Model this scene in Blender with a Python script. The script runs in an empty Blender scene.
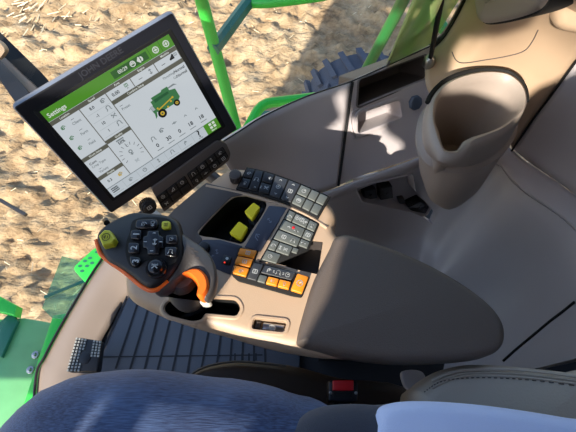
import bpy, bmesh, math, random
from mathutils import Vector as V, Matrix, noise
random.seed(7)
sc = bpy.context.scene
COL = sc.collection
PI = math.pi
# ---------------------------------------------------------------- camera
F = 435.0
CAM = V((0, 0, 1.2))
PIT = math.radians(26)
cP, sP = math.cos(PIT), math.sin(PIT)
cam = bpy.data.cameras.new('camera'); camo = bpy.data.objects.new('camera', cam); COL.objects.link(camo)
camo.location = CAM; camo.rotation_euler = (PIT, 0, 0)
cam.sensor_width = 36; cam.lens = F / 576 * 36; cam.clip_start = 0.02; cam.clip_end = 200
sc.camera = camo
def ray(px, py):
    x = (px - 288) / F; y = (216 - py) / F
    return V((x, y * cP + sP, y * sP - cP))
def U(px, py, z):
    d = ray(px, py); t = (z - CAM.z) / d.z
    return CAM + d * t
# ---------------------------------------------------------------- colours / materials
def lin(c):
    r = []
    for v in c:
        v = v / 255.0
        r.append(v / 12.92 if v <= 0.04045 else ((v + 0.055) / 1.055) ** 2.4)
    return (r[0], r[1], r[2], 1)
def mat(name, col, rough=0.5, metal=0.0, bump=0.0, scale=300.0, emit=0.0, var=0.0, vscale=8.0, spec=0.5, sheen=0):
    m = bpy.data.materials.new(name); m.use_nodes = True
    nt = m.node_tree; b = nt.nodes['Principled BSDF']
    c = lin(col)
    b.inputs['Base Color'].default_value = c; b.inputs['Roughness'].default_value = rough
    b.inputs['Metallic'].default_value = metal; b.inputs['Specular IOR Level'].default_value = spec
    if sheen: b.inputs['Sheen Weight'].default_value = sheen
    if emit:
        b.inputs['Emission Color'].default_value = c; b.inputs['Emission Strength'].default_value = emit
        b.inputs['Base Color'].default_value = (0, 0, 0, 1)
    tc = nt.nodes.new('ShaderNodeTexCoord')
    if bump:
        n = nt.nodes.new('ShaderNodeTexNoise'); n.inputs['Scale'].default_value = scale; n.inputs['Detail'].default_value = 3
        bp = nt.nodes.new('ShaderNodeBump'); bp.inputs['Strength'].default_value = bump; bp.inputs['Distance'].default_value = 0.001
        nt.links.new(tc.outputs['Object'], n.inputs['Vector']); nt.links.new(n.outputs['Fac'], bp.inputs['Height'])
        nt.links.new(bp.outputs['Normal'], b.inputs['Normal'])
    if var:
        n2 = nt.nodes.new('ShaderNodeTexNoise'); n2.inputs['Scale'].default_value = vscale; n2.inputs['Detail'].default_value = 6
        mx = nt.nodes.new('ShaderNodeMix'); mx.data_type = 'RGBA'
        mx.inputs[6].default_value = tuple(x * (1 - var) for x in c[:3]) + (1,)
        mx.inputs[7].default_value = tuple(min(1, x * (1 + var)) for x in c[:3]) + (1,)
        nt.links.new(tc.outputs['Object'], n2.inputs['Vector']); nt.links.new(n2.outputs['Fac'], mx.inputs[0])
        nt.links.new(mx.outputs[2], b.inputs['Base Color'])
    return m
M = {}
M['beige'] = mat('beige_plastic', (182, 156, 130), 0.45, bump=0.25, scale=900, var=0.05)
M['taupe'] = mat('taupe_plastic', (184, 177, 178), 0.40, bump=0.25, scale=900, var=0.05)  # beige plastic shifted greyer, with the bluish wall shade in its colour
M['pad'] = mat('grained_pad_vinyl', (94, 83, 75), 0.55, bump=0.6, scale=700, var=0.05)
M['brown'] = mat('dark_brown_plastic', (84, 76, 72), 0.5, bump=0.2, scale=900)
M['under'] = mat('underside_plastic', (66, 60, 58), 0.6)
M['black'] = mat('black_plastic', (26, 26, 30), 0.4, bump=0.15, scale=900)
M['bezel'] = mat('monitor_bezel', (24, 25, 33), 0.42, bump=0.1, scale=1200)
M['edge'] = mat('monitor_edge', (120, 126, 140), 0.35)
M['void'] = mat('deep_black', (8, 8, 9), 0.8)
M['navy'] = mat('dark_slate_plastic', (58, 62, 76), 0.45, bump=0.15, scale=900)
M['jhead'] = mat('black_rubberised_plastic', (17, 18, 24), 0.5, bump=0.1, scale=1200)
M['slate'] = mat('slate_blue_plastic', (74, 86, 104), 0.4)
M['cup'] = mat('taupe_beige_plastic', (160, 147, 137), 0.45, bump=0.25, scale=900, var=0.04)
M['key'] = mat('grey_key', (92, 96, 92), 0.45, bump=0.1, scale=900)
M['keyd'] = mat('dark_key', (52, 54, 58), 0.45)
M['keyb'] = mat('black_key', (24, 24, 26), 0.3)
M['mark'] = mat('pale_print', (186, 188, 186), 0.5)
M['ghost'] = mat('faint_print', (52, 53, 62), 0.5)
M['markd'] = mat('dark_print', (70, 62, 10), 0.5)
M['orange'] = mat('orange_plastic', (232, 140, 30), 0.4)
M['orange2'] = mat('red_orange_rubber', (255, 112, 30), 0.4)
M['yellow'] = mat('yellow_plastic', (255, 234, 30), 0.45)
M['lime'] = mat('yellow_green_plastic', (188, 186, 40), 0.45)
M['gloss'] = mat('glossy_black', (24, 24, 28), 0.15)
M['grip'] = mat('grey_rubber_grip', (74, 70, 68), 0.45, bump=0.3, scale=600)
M['red'] = mat('red_plastic', (214, 24, 34), 0.35)
M['led'] = mat('red_lamp', (255, 60, 40), 0.4, emit=1.2)
M['steel'] = mat('steel', (170, 172, 174), 0.3, metal=1)
M['dust'] = mat('dusty_plastic', (168, 168, 162), 0.6, var=0.2, vscale=60)
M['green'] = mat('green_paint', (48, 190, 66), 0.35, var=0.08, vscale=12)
M['shade_green'] = mat('shaded_green_paint', (40, 116, 58), 0.4, var=0.08, vscale=12)  # green paint darkened so the slanting rail looks shaded
M['dgreen'] = mat('weathered_green_paint', (30, 104, 84), 0.45, var=0.15, vscale=10)
M['lgreen'] = mat('light_green_sheet', (104, 168, 112), 0.4, var=0.2, vscale=14)
M['tyre'] = mat('tyre_rubber', (66, 72, 86), 0.8, var=0.2, vscale=20)
M['mat'] = mat('floor_mat_rubber', (84, 87, 96), 0.7, bump=0.3, scale=500, var=0.08)
M['rib'] = mat('groove_rubber', (34, 35, 42), 0.8)
M['floor'] = mat('floor_rubber', (40, 40, 44), 0.8)
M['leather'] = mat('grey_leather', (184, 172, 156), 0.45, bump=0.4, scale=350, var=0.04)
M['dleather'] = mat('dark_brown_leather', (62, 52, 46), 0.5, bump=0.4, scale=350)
M['thread'] = mat('seam_thread', (84, 80, 76), 0.8)
M['shirt'] = mat('pale_blue_shirt', (196, 208, 240), 0.9, bump=0.5, scale=900)
M['jacket'] = mat('charcoal_cloth', (52, 56, 68), 0.95, bump=0.8, scale=700, sheen=0.2)
M['skin'] = mat('skin', (200, 150, 124), 0.5)
M['hair'] = mat('hair', (60, 42, 30), 0.8)
M['white'] = mat('white_cap', (220, 214, 200), 0.5)
M['cabin'] = mat('cab_shell', (84, 84, 88), 0.7)
M['tan'] = mat('sill_trim', (156, 139, 126), 0.4, var=0.12, vscale=5)
def emat(name, c, s): return mat(name, c, 0.6, emit=s)
ES = 0.62
M['s_bg'] = emat('screen_background', (214, 224, 232), ES)
M['s_card'] = emat('screen_card', (226, 234, 240), ES)
M['s_green'] = emat('screen_green', (88, 160, 44), ES)
M['s_dgreen'] = emat('screen_dark_green', (44, 104, 40), ES)
M['s_head'] = emat('screen_header', (104, 104, 92), ES)
M['s_dark'] = emat('screen_dark', (50, 58, 62), ES)
M['s_mid'] = emat('screen_mid', (140, 150, 154), ES)
M['s_line'] = emat('screen_line', (190, 200, 206), ES)
M['s_white'] = emat('screen_white', (240, 246, 240), ES)
M['s_comb'] = emat('screen_machine_green', (72, 134, 84), ES)
M['s_comb2'] = emat('screen_machine_dark_green', (50, 104, 66), ES)
M['s_yel'] = emat('screen_yellow', (226, 190, 60), ES)
M['s_blk'] = emat('screen_black', (20, 22, 24), ES)
SCR = ['s_bg', 's_card', 's_green', 's_dgreen', 's_head', 's_dark', 's_mid', 's_line', 's_white', 's_comb', 's_comb2', 's_yel', 's_blk']
def glass(name, tint, gl=0.035, haze=0.0, hc=(200, 210, 200)):
    m = bpy.data.materials.new(name); m.use_nodes = True
    nt = m.node_tree; nt.nodes.clear()
    o = nt.nodes.new('ShaderNodeOutputMaterial'); t = nt.nodes.new('ShaderNodeBsdfTransparent'); g = nt.nodes.new('ShaderNodeBsdfGlossy')
    t.inputs[0].default_value = tint; g.inputs['Roughness'].default_value = 0.02
    lw_ = nt.nodes.new('ShaderNodeLayerWeight'); lw_.inputs[0].default_value = .5
    pw = nt.nodes.new('ShaderNodeMath'); pw.operation = 'POWER'; pw.inputs[1].default_value = 5
    ma = nt.nodes.new('ShaderNodeMath'); ma.operation = 'MULTIPLY_ADD'; ma.inputs[1].default_value = .6; ma.inputs[2].default_value = gl
    nt.links.new(lw_.outputs['Facing'], pw.inputs[0]); nt.links.new(pw.outputs[0], ma.inputs[0])
    mx = nt.nodes.new('ShaderNodeMixShader')
    nt.links.new(ma.outputs[0], mx.inputs[0]); nt.links.new(t.outputs[0], mx.inputs[1]); nt.links.new(g.outputs[0], mx.inputs[2])
    if haze:
        d = nt.nodes.new('ShaderNodeBsdfDiffuse'); d.inputs[0].default_value = lin(hc)
        m2 = nt.nodes.new('ShaderNodeMixShader'); m2.inputs[0].default_value = haze
        nt.links.new(mx.outputs[0], m2.inputs[1]); nt.links.new(d.outputs[0], m2.inputs[2]); mx = m2
    nt.links.new(mx.outputs[0], o.inputs[0])
    return m
M['glass'] = glass('clear_glass', (0.97, 0.98, 0.97, 1))
M['tint'] = glass('green_tinted_glass', (0.8, 0.9, 0.68, 1), haze=0.42, hc=(196, 214, 140))
M['hazeg'] = glass('dusty_green_glass', (0.62, 0.85, 0.72, 1), haze=0.18, hc=(150, 200, 170))
# jeans: fine twill lines over blue with worn variation
def jeans():
    m = mat('blue_denim', (62, 84, 134), 0.9, sheen=0.3); nt = m.node_tree; b = nt.nodes['Principled BSDF']
    tc = nt.nodes.new('ShaderNodeTexCoord'); mp = nt.nodes.new('ShaderNodeMapping'); mp.inputs['Scale'].default_value = (60, 900, 500)
    n = nt.nodes.new('ShaderNodeTexNoise'); n.inputs['Scale'].default_value = 1.0; n.inputs['Detail'].default_value = 4
    n2 = nt.nodes.new('ShaderNodeTexNoise'); n2.inputs['Scale'].default_value = 9; n2.inputs['Detail'].default_value = 5
    ad = nt.nodes.new('ShaderNodeMath'); ad.operation = 'ADD'
    cr = nt.nodes.new('ShaderNodeValToRGB'); cr.color_ramp.elements[0].position = 0.75; cr.color_ramp.elements[1].position = 1.3
    cr.color_ramp.elements[0].color = lin((26, 42, 78)); cr.color_ramp.elements[1].color = lin((84, 110, 152))
    bp = nt.nodes.new('ShaderNodeBump'); bp.inputs['Strength'].default_value = 0.5; bp.inputs['Distance'].default_value = 0.001
    L = nt.links.new
    L(tc.outputs['Object'], mp.inputs[0]); L(mp.outputs[0], n.inputs['Vector']); L(tc.outputs['Object'], n2.inputs['Vector'])
    L(n.outputs['Fac'], ad.inputs[0]); L(n2.outputs['Fac'], ad.inputs[1]); L(ad.outputs[0], cr.inputs[0]); L(cr.outputs[0], b.inputs['Base Color'])
    L(n.outputs['Fac'], bp.inputs['Height']); L(bp.outputs[0], b.inputs['Normal'])
    cr.color_ramp.elements[1].position = 1.0; cr.color_ramp.elements[0].position = 0.55
    mm = nt.nodes.new('ShaderNodeMath'); mm.operation = 'MULTIPLY'; mm.inputs[1].default_value = 0.75
    L(ad.outputs[0], mm.inputs[0]); L(mm.outputs[0], cr.inputs[0])
    return m
M['jeans'] = jeans()
def soil():
    m = mat('dry_field_soil', (214, 178, 138), 0.95, spec=0.1); nt = m.node_tree; b = nt.nodes['Principled BSDF']; L = nt.links.new
    tc = nt.nodes.new('ShaderNodeTexCoord')
    n = nt.nodes.new('ShaderNodeTexNoise'); n.inputs['Scale'].default_value = 5; n.inputs['Detail'].default_value = 10; n.inputs['Roughness'].default_value = 0.7
    mp = nt.nodes.new('ShaderNodeMapping'); mp.inputs['Scale'].default_value = (1.0, 2.6, 1); mp.inputs['Rotation'].default_value = (0, 0, 0.25)
    v = nt.nodes.new('ShaderNodeTexNoise'); v.inputs['Scale'].default_value = 9; v.inputs['Detail'].default_value = 5
    cr = nt.nodes.new('ShaderNodeValToRGB'); e = cr.color_ramp.elements
    e[0].position = 0.3; e[0].color = lin((112, 90, 66)); e[1].position = 0.74; e[1].color = lin((196, 176, 144))
    x = e.new(0.48); x.color = lin((166, 141, 108))
    bp = nt.nodes.new('ShaderNodeBump'); bp.inputs['Strength'].default_value = 0.9; bp.inputs['Distance'].default_value = 0.03
    L(tc.outputs['Object'], n.inputs['Vector']); L(tc.outputs['Object'], mp.inputs[0]); L(mp.outputs[0], v.inputs['Vector'])
    L(n.outputs['Fac'], cr.inputs[0]); L(cr.outputs[0], b.inputs['Base Color'])
    ad = nt.nodes.new('ShaderNodeMath'); ad.operation = 'ADD'; L(n.outputs['Fac'], ad.inputs[0]); L(v.outputs['Fac'], ad.inputs[1])
    L(ad.outputs[0], bp.inputs['Height']); L(bp.outputs[0], b.inputs['Normal'])
    return m
M['soil'] = soil()
M['straw'] = mat('straw', (224, 208, 172), 0.8)
# ---------------------------------------------------------------- geometry helpers
def tag(o, label=None, cat=None, group=None, kind=None):
    if label: o['label'] = label
    if cat: o['category'] = cat
    if group: o['group'] = group
    if kind: o['kind'] = kind
    return o
def thing(name, loc, label, cat, group=None):
    o = bpy.data.objects.new(name, None); COL.objects.link(o); o.location = loc; o.empty_display_size = 0.05
    return tag(o, label, cat, group)
def root_of(o):
    while o.parent: o = o.parent
    return o
class MB:
    def __init__(s): s.v = []; s.f = []; s.m = []; s.mi = 0
    def add(s, vs, fs, mi=None):
        b = len(s.v); s.v += [V(x) for x in vs]
        for f in fs: s.f.append([b + i for i in f]); s.m.append(s.mi if mi is None else mi)
    def build(s, name, mats, parent=None, ang=35, bevel=0.0, seg=2, sub=0, solid=0.0, off=-1):
        if isinstance(mats, str): mats = [mats]
        if parent is not None: org = V(root_of(parent).location)
        else:
            xs = [p.x for p in s.v]; ys = [p.y for p in s.v]; zs = [p.z for p in s.v]
            org = V(((min(xs) + max(xs)) / 2, (min(ys) + max(ys)) / 2, min(zs)))
        me = bpy.data.meshes.new(name); me.from_pydata([tuple(p - org) for p in s.v], [], s.f)
        for k in mats: me.materials.append(M[k] if isinstance(k, str) else k)
        for p, i in zip(me.polygons, s.m): p.material_index = i
        me.validate(); me.update()
        bm = bmesh.new(); bm.from_mesh(me); bmesh.ops.recalc_face_normals(bm, faces=bm.faces); bm.to_mesh(me); bm.free()
        me.shade_smooth(); me.set_sharp_from_angle(angle=math.radians(ang))
        o = bpy.data.objects.new(name, me); COL.objects.link(o)
        if parent is not None: o.parent = parent
        else: o.location = org
        if solid:
            d = o.modifiers.new('s', 'SOLIDIFY'); d.thickness = solid; d.offset = off
        if bevel:
            d = o.modifiers.new('b', 'BEVEL'); d.width = bevel; d.segments = seg; d.limit_method = 'ANGLE'; d.angle_limit = math.radians(40)
        if sub:
            d = o.modifiers.new('u', 'SUBSURF'); d.levels = sub; d.render_levels = sub
        return o
def bake(o):
    dg = bpy.context.evaluated_depsgraph_get(); dg.update()
    me = bpy.data.meshes.new_from_object(o.evaluated_get(dg)); o.modifiers.clear(); o.data = me; return o
def cut(o, cutters, ang=35):
    for c in cutters:
        d = o.modifiers.new('c', 'BOOLEAN'); d.operation = 'DIFFERENCE'; d.object = c; d.solver = 'EXACT'
    bpy.context.view_layer.update()
    bake(o)
    o.data.shade_smooth(); o.data.set_sharp_from_angle(angle=math.radians(ang))
    for c in cutters: bpy.data.objects.remove(c)
    return o
def offset_poly(p, d):      # p: list of (x,y); positive d insets
    n = len(p); A = sum(p[i][0] * p[(i + 1) % n][1] - p[(i + 1) % n][0] * p[i][1] for i in range(n)); s = 1 if A > 0 else -1
    out = []
    for i in range(n):
        a, b, c = p[i - 1], p[i], p[(i + 1) % n]
        e1 = V((b[0] - a[0], b[1] - a[1])); e2 = V((c[0] - b[0], c[1] - b[1]))
        if e1.length < 1e-9: e1 = e2
        if e2.length < 1e-9: e2 = e1
        e1.normalize(); e2.normalize()
        n1 = V((-e1.y, e1.x)) * s; n2 = V((-e2.y, e2.x)) * s; m = n1 + n2
        if m.length < 1e-6: m = n1
        m.normalize(); k = d / max(0.4, m.dot(n1))
        out.append((b[0] + m.x * k, b[1] + m.y * k))
    if d > 0 and n > 12:
        for it in range(12):
            bad = [i for i in range(n) if (out[(i + 1) % n][0] - out[i][0]) * (p[(i + 1) % n][0] - p[i][0]) + (out[(i + 1) % n][1] - out[i][1]) * (p[(i + 1) % n][1] - p[i][1]) < 0]
            if not bad: break
            for i in bad:
                j = (i + 1) % n; a, b, c = out[i - 1], out[i], out[j]; e = out[(j + 1) % n]
                out[i] = (a[0] * .34 + b[0] * .33 + c[0] * .33, a[1] * .34 + b[1] * .33 + c[1] * .33); out[j] = (b[0] * .33 + c[0] * .33 + e[0] * .34, b[1] * .33 + c[1] * .33 + e[1] * .34)
    return out
def rnd(p, r, n=4):         # fillet polygon corners
    out = []; N = len(p)
    for i in range(N):
        a, b, c = V(p[i - 1]), V(p[i]), V(p[(i + 1) % N])
        u = (a - b); w = (c - b); k = min(r, u.length * .45, w.length * .45)
        u.normalize(); w.normalize(); s = b + u * k; e = b + w * k
        for j in range(n + 1):
            t = j / n; q = s * (1 - t) ** 2 + b * 2 * t * (1 - t) + e * t * t; out.append((q.x, q.y))
    return out
def cr1(a, b, c, d, t):
    return 0.5 * ((2 * b) + (c - a) * t + (2 * a - 5 * b + 4 * c - d) * t * t + (3 * b - a - 3 * c + d) * t ** 3)
def spline(p, n=5, closed=True):
    p = [V(q) for q in p]; N = len(p); out = []
    if closed:
        for i in range(N):
            for j in range(n): out.append(cr1(p[i - 1], p[i], p[(i + 1) % N], p[(i + 2) % N], j / n))
    else:
        q = [p[0] * 2 - p[1]] + p + [p[-1] * 2 - p[-2]]
        for i in range(N - 1):
            for j in range(n): out.append(cr1(q[i], q[i + 1], q[i + 2], q[i + 3], j / n))
        out.append(p[-1])
    return out
class Frame:
    def __init__(s, o, x, y): s.o = V(o); s.x = V(x).normalized(); y = V(y); y = y - s.x * y.dot(s.x); s.y = y.normalized(); s.n = s.x.cross(s.y)
    def w(s, u, v, h=0): return s.o + s.x * u + s.y * v + s.n * h
    def px(s, a, b, h=0):
        d = ray(a, b); o = s.o + s.n * h; t = (o - CAM).dot(s.n) / d.dot(s.n); q = CAM + d * t - s.o
        return (q.dot(s.x), q.dot(s.y))
    def pp(s, lst, h=0): return [s.px(a, b, h) for a, b in lst]
    def prof(s, mb, poly, prof, mi=None, cap0=True, cap1=True):   # prof [(inset,h)...] bottom to top
        n = len(poly); vs = []; fs = []
        for k, (ins, h) in enumerate(prof):
            q = offset_poly(poly, ins) if abs(ins) > 1e-9 else poly
            vs += [s.w(a, b, h) for a, b in q]
        for k in range(len(prof) - 1):
            for i in range(n): j = (i + 1) % n; fs.append([k * n + i, k * n + j, (k + 1) * n + j, (k + 1) * n + i])
        if cap0: fs.append(list(range(n))[::-1])
        if cap1: fs.append([(len(prof) - 1) * n + i for i in range(n)])
        mb.add(vs, fs, mi)
    def slab(s, mb, poly, h0, h1, c=0.0, mi=None):
        s.prof(mb, poly, [(0, h0), (0, h1)] if c == 0 else [(0, h0), (0, h1 - c), (c * .35, h1 - c * .35), (c, h1)], mi)
    def flat(s, mb, poly, h, mi=None): mb.add([s.w(a, b, h) for a, b in poly], [list(range(len(poly)))], mi)
def tube(mb, pts, r, n=10, mi=None, caps=True):
    pts = [V(p) for p in pts]; rs = r if isinstance(r, list) else [r] * len(pts); b = len(mb.v); vs = []; fs = []
    up = None
    for i, p in enumerate(pts):
        t = (pts[min(i + 1, len(pts) - 1)] - pts[max(i - 1, 0)]).normalized()
        if up is None: up = t.orthogonal().normalized()
        up = (up - t * up.dot(t)).normalized(); s = t.cross(up)
        for k in range(n): a = 2 * PI * k / n; vs.append(p + (up * math.cos(a) + s * math.sin(a)) * rs[i])
    for i in range(len(pts) - 1):
        for k in range(n): j = (k + 1) % n; fs.append([i * n + k, i * n + j, (i + 1) * n + j, (i + 1) * n + k])
    if caps: fs.append(list(range(n))[::-1]); fs.append([(len(pts) - 1) * n + k for k in range(n)])
    mb.add(vs, fs, mi)
def box(mb, lo, hi, mi=None):
    x0, y0, z0 = lo; x1, y1, z1 = hi
    mb.add([(x0, y0, z0), (x1, y0, z0), (x1, y1, z0), (x0, y1, z0), (x0, y0, z1), (x1, y0, z1), (x1, y1, z1), (x0, y1, z1)],
           [[3, 2, 1, 0], [4, 5, 6, 7], [0, 1, 5, 4], [1, 2, 6, 5], [2, 3, 7, 6], [3, 0, 4, 7]], mi)
def circ(cx, cy, r, n=20, ry=None, a0=0): return [(cx + r * math.cos(2 * PI * i / n + a0), cy + (ry or r) * math.sin(2 * PI * i / n + a0)) for i in range(n)]
def patch(rows, nu=6, nv=6, conv=None):   # rows of 3D points
    R = [spline(r, nu, False) for r in rows]; n = len(R[0]); cols = [spline([r[i] for r in R], nv, False) for i in range(n)]
    mb = MB(); m = len(cols[0]); vs = [p for c in cols for p in c]; fs = []
    for i in range(n - 1):
        for j in range(m - 1): fs.append([i * m + j, (i + 1) * m + j, (i + 1) * m + j + 1, i * m + j + 1])
    mb.add(vs, fs); return mb
def away(o):   # make surface normals face the camera
    me = o.data; c = 0
    for p in me.polygons:
        wc = p.center + o.location
        c += 1 if (CAM - wc).dot(p.normal) > 0 else -1
    if c < 0: me.flip_normals()
    return o
FONT_CACHE = {}
def text(mb, fr, s, cu, cv, size, h, mi, ang=0.0, align='CENTER', sx=1.0, bold=0):
    key = (s, align)
    if key not in FONT_CACHE:
        cu_ = bpy.data.curves.new('t', 'FONT'); cu_.body = s; cu_.size = 1; cu_.align_x = align; cu_.align_y = 'CENTER'; cu_.resolution_u = 2; cu_.offset = .02
        o = bpy.data.objects.new('t', cu_); COL.objects.link(o)
        dg = bpy.context.evaluated_depsgraph_get(); dg.update(); me = bpy.data.meshes.new_from_object(o.evaluated_get(dg))
        FONT_CACHE[key] = ([tuple(v.co) for v in me.vertices], [list(p.vertices) for p in me.polygons])
        bpy.data.objects.remove(o); bpy.data.curves.remove(cu_)
    vs, fs = FONT_CACHE[key]; ca, sa = math.cos(ang), math.sin(ang); out = []
    for x, y, z in vs:
        x *= size * sx; y *= size; out.append(fr.w(cu + x * ca - y * sa, cv + x * sa + y * ca, h))
    if out: mb.add(out, fs, mi)
def stroke(mb, fr, pts, w, h, mi):
    for a, b in zip(pts[:-1], pts[1:]):
        a = V(a); b = V(b); d = (b - a)
        if d.length < 1e-9: continue
        d.normalize(); n = V((-d.y, d.x)) * w / 2; a = a - d * w * .4; b = b + d * w * .4
        fr.flat(mb, [tuple(a - n), tuple(b - n), tuple(b + n), tuple(a + n)], h, mi)
def arc(cx, cy, r, a0, a1, n=10): return [(cx + r * math.cos(math.radians(a0 + (a1 - a0) * i / n)), cy + r * math.sin(math.radians(a0 + (a1 - a0) * i / n))) for i in range(n + 1)]
ICONS = [
    [arc(0, 0, .42, 0, 360, 12), [(0, -.2), (0, .2)], [(-.2, 0), (.2, 0)]],
    [[(-.4, -.35), (.4, .35), (.4, -.35), (-.4, -.35)]],
    [arc(0, 0, .4, 0, 360, 12), [(0, 0), (.18, .18)]],
    [arc(0, .05, .35, -30, 210, 10), [(-.3, -.2), (-.45, -.4)], [(.3, -.2), (.45, -.4)]],
    [arc(0, 0, .45, 0, 360, 12), [(-.3, 0), (.3, 0)], [(-.2, .2), (.2, .2)]],
    [[(0, -.42), (0, .42)], [(-.2, .25), (0, .42), (.2, .25)], [(-.2, -.25), (0, -.42), (.2, -.25)]],
    [[(-.4, -.3), (-.4, .1), (.1, .3), (.4, 0)], arc(-.1, -.2, .18, 0, 360, 8)],
    [[(-.35, .3), (.35, -.3)], [(-.35, -.3), (.35, .3)], [(-.35, .3), (-.35, .1)], [(.35, .3), (.35, .1)]],
    [[(-.4, -.35), (.4, -.35), (.4, .35), (-.4, .35), (-.4, -.35)], [(0, -.2), (0, .2)]],
    [[(-.45, 0), (-.15, 0)], [(.15, 0), (.45, 0)], arc(0, 0, .15, 0, 360, 8)],
    [arc(0, .15, .25, 0, 360, 10), [(0, -.1), (0, -.45)], [(-.2, -.3), (.2, -.3)]],
    [[(-.3, -.4), (-.3, .1), (0, .4), (.3, .1)], [(0, .4), (0, -.1)]],
    [[(-.4, .0), (-.15, .3), (-.15, -.3), (-.4, 0)], arc(0, 0, .3, -50, 50, 6)],
    [[(-.25, -.1), (0, .2), (.25, -.1)]],
    [[(-.25, .1), (0, -.2), (.25, .1)]],
]
def icon(mb, fr, k, cu, cv, s, h, mi, ang=0.0, w=None, sy=None):
    w = w or s * .13; ca, sa = math.cos(ang), math.sin(ang); sy = sy or s
    for pl in ICONS[k % len(ICONS)]:
        stroke(mb, fr, [(cu + x * s * ca - y * sy * sa, cv + x * s * sa + y * sy * ca) for x, y in pl], w, h, mi)
def qmap(q):   # q = TL,TR,BR,BL
    q = [V(p) for p in q]
    def f(u, v): return tuple((q[0] * (1 - u) + q[1] * u) * (1 - v) + (q[3] * (1 - u) + q[2] * u) * v)
    return f
def inq(f, u0, v0, u1, v1): return [f(u0, v0), f(u1, v0), f(u1, v1), f(u0, v1)]
def cen(p): return (sum(a[0] for a in p) / len(p), sum(a[1] for a in p) / len(p))
def key(fr, poly, h0, h1, m, parent, icons=(), name='button', c=0.0009, im='mark', label=None, r=0.0012, wfac=.13):
    # icons: list of (index or text, u, v, size)
    mb = MB(); fr.slab(mb, rnd(poly, r, 3), h0, h1, c, 0)
    f = qmap(poly); a = V(f(1, .5)) - V(f(0, .5)); ang = math.atan2(a.y, a.x)
    for k, u, v, s in icons:
        c_ = f(u, v)
        if isinstance(k, str): text(mb, fr, k, c_[0], c_[1], s, h1 + .0003, 1, ang)
        else: icon(mb, fr, k, c_[0], c_[1], s * .84, h1 + .0003, 1, ang, w=s * wfac * .8)
    o = mb.build(name, [m, im], parent)
    if label: o['label'] = label
    return o
ZW = V((0, 0, 1))
def HF(z): return Frame((0, 0, z), (1, 0, 0), (0, 1, 0))

# ================================================================ GROUND
def gz(x, y):
    a = noise.noise(V((x * 1.1, y * 2.4, 0))) * .03 + noise.noise(V((x * 5 + 7, y * 9, 3))) * .07
    b = noise.noise(V((x * 13, y * 20, 9))); a += (max(b, -.1)) * .10
    a += .02 * math.sin(8 * (y * .96 + x * .28) + 2 * noise.noise(V((x, y, 5))))
    return -1.9 + a
mb = MB(); nx, ny = 330, 260; x0, x1, y0, y1 = -7.5, 6.5, -1.5, 8.5; vs = []
for j in range(ny + 1):
    for i in range(nx + 1):
        x = x0 + (x1 - x0) * i / nx; y = y0 + (y1 - y0) * j / ny; vs.append((x, y, gz(x, y)))
mb.add(vs, [[j * (nx + 1) + i, j * (nx + 1) + i + 1, (j + 1) * (nx + 1) + i + 1, (j + 1) * (nx + 1) + i] for j in range(ny) for i in range(nx)])
o = mb.build('ground', 'soil', ang=180); tag(o, kind='structure')
mb = MB()
box(mb, (-60, -60, -2.3), (60, 60, -2.15)); tag(mb.build('ground', 'soil'), kind='structure')
mb = MB()
for i in range(700):
    x = random.uniform(-5, 4); y = random.uniform(0, 7); z = gz(x, y) + .02; a = random.uniform(0, PI); l = random.uniform(.02, .07); w = .003
    d = V((math.cos(a), math.sin(a), random.uniform(-.15, .25))) * l; n = V((-math.sin(a), math.cos(a), 0)) * w
    p = V((x, y, z)); mb.add([p - n, p + d - n, p + d + n, p + n, p + V((0, 0, .004)), p + d + V((0, 0, .004))], [[0, 1, 5, 4], [4, 5, 2, 3], [0, 3, 2, 1]])
for i in range(40):  # pale clump put in for a white reflection on the window glass
    c = U(34, 16, -1.86); x = c.x + random.gauss(0, .25); y = c.y + random.gauss(0, .16); z = gz(x, y) + .02; a = random.gauss(.9, .5); l = random.uniform(.05, .14); w = .006
    d = V((math.cos(a), math.sin(a), random.uniform(-.1, .2))) * l; n = V((-math.sin(a), math.cos(a), 0)) * w
    p = V((x, y, z)); mb.add([p - n, p + d - n, p + d + n, p + n, p + V((0, 0, .006)), p + d + V((0, 0, .006))], [[0, 1, 5, 4], [4, 5, 2, 3], [0, 3, 2, 1]])
tag(mb.build('straw_litter', 'straw'), 'pale straw stubble over the sandy field soil, one clump standing in for a window reflection', 'straw', kind='stuff')

# ================================================================ OUTSIDE METALWORK
def rail(pts, r, m, label, name='handrail', group=None, extra=None):
    mb = MB(); tube(mb, spline(pts, 4, False), r, 12); o = mb.build(name, m); return tag(o, label, 'rail', group)
t = thing('handrail', U(246, 165, -.35), 'bright green handrail frame with a teal brace, beside and above the monitor', 'rail')
mb = MB(); tube(mb, spline([U(190, -40, .45), U(207, 20, .2), U(222, 75, 0), U(246, 165, -.35)], 4, False), .021, 12); mb.build('upright_tube', 'green', t)
mb = MB(); tube(mb, spline([U(252, 3, .08), U(275, 2, .1), U(330, -6, .14), U(380, -22, .2)], 4, False), .019, 12); mb.build('top_tube', 'green', t)
mb = MB(); a, b = U(213, 50, .1), U(247, 4, .08); tube(mb, [a, a.lerp(b, .3), a.lerp(b, .7), b, U(262, -8, .08)], .024, 8); mb.build('brace', 'dgreen', t)['label'] = 'dark teal brace'
rail([U(418, -40, .55), U(403, 0, .35), U(382, 40, .15), U(352, 96, -.15)], .019, 'shade_green', 'green tubular rail slanting down over the shaded tyre')
t = thing('support_frame', U(265, 125, -.6), 'green support frame just outside the window sill beside the shadow edge', 'frame')
mb = MB(); tube(mb, spline([U(232, 150, -.2), U(248, 128, -.15), U(262, 106, -.12), U(285, 101, -.12), U(330, 96, -.12)], 4, False), .02, 10); mb.build('tube', 'green', t)
f_ = HF(-.25); mb = MB(); f_.slab(mb, f_.pp([(222, 150), (262, 112), (276, 112), (262, 150)]), -.02, .01, .003); mb.build('gusset_plate', 'dgreen', t)
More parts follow.
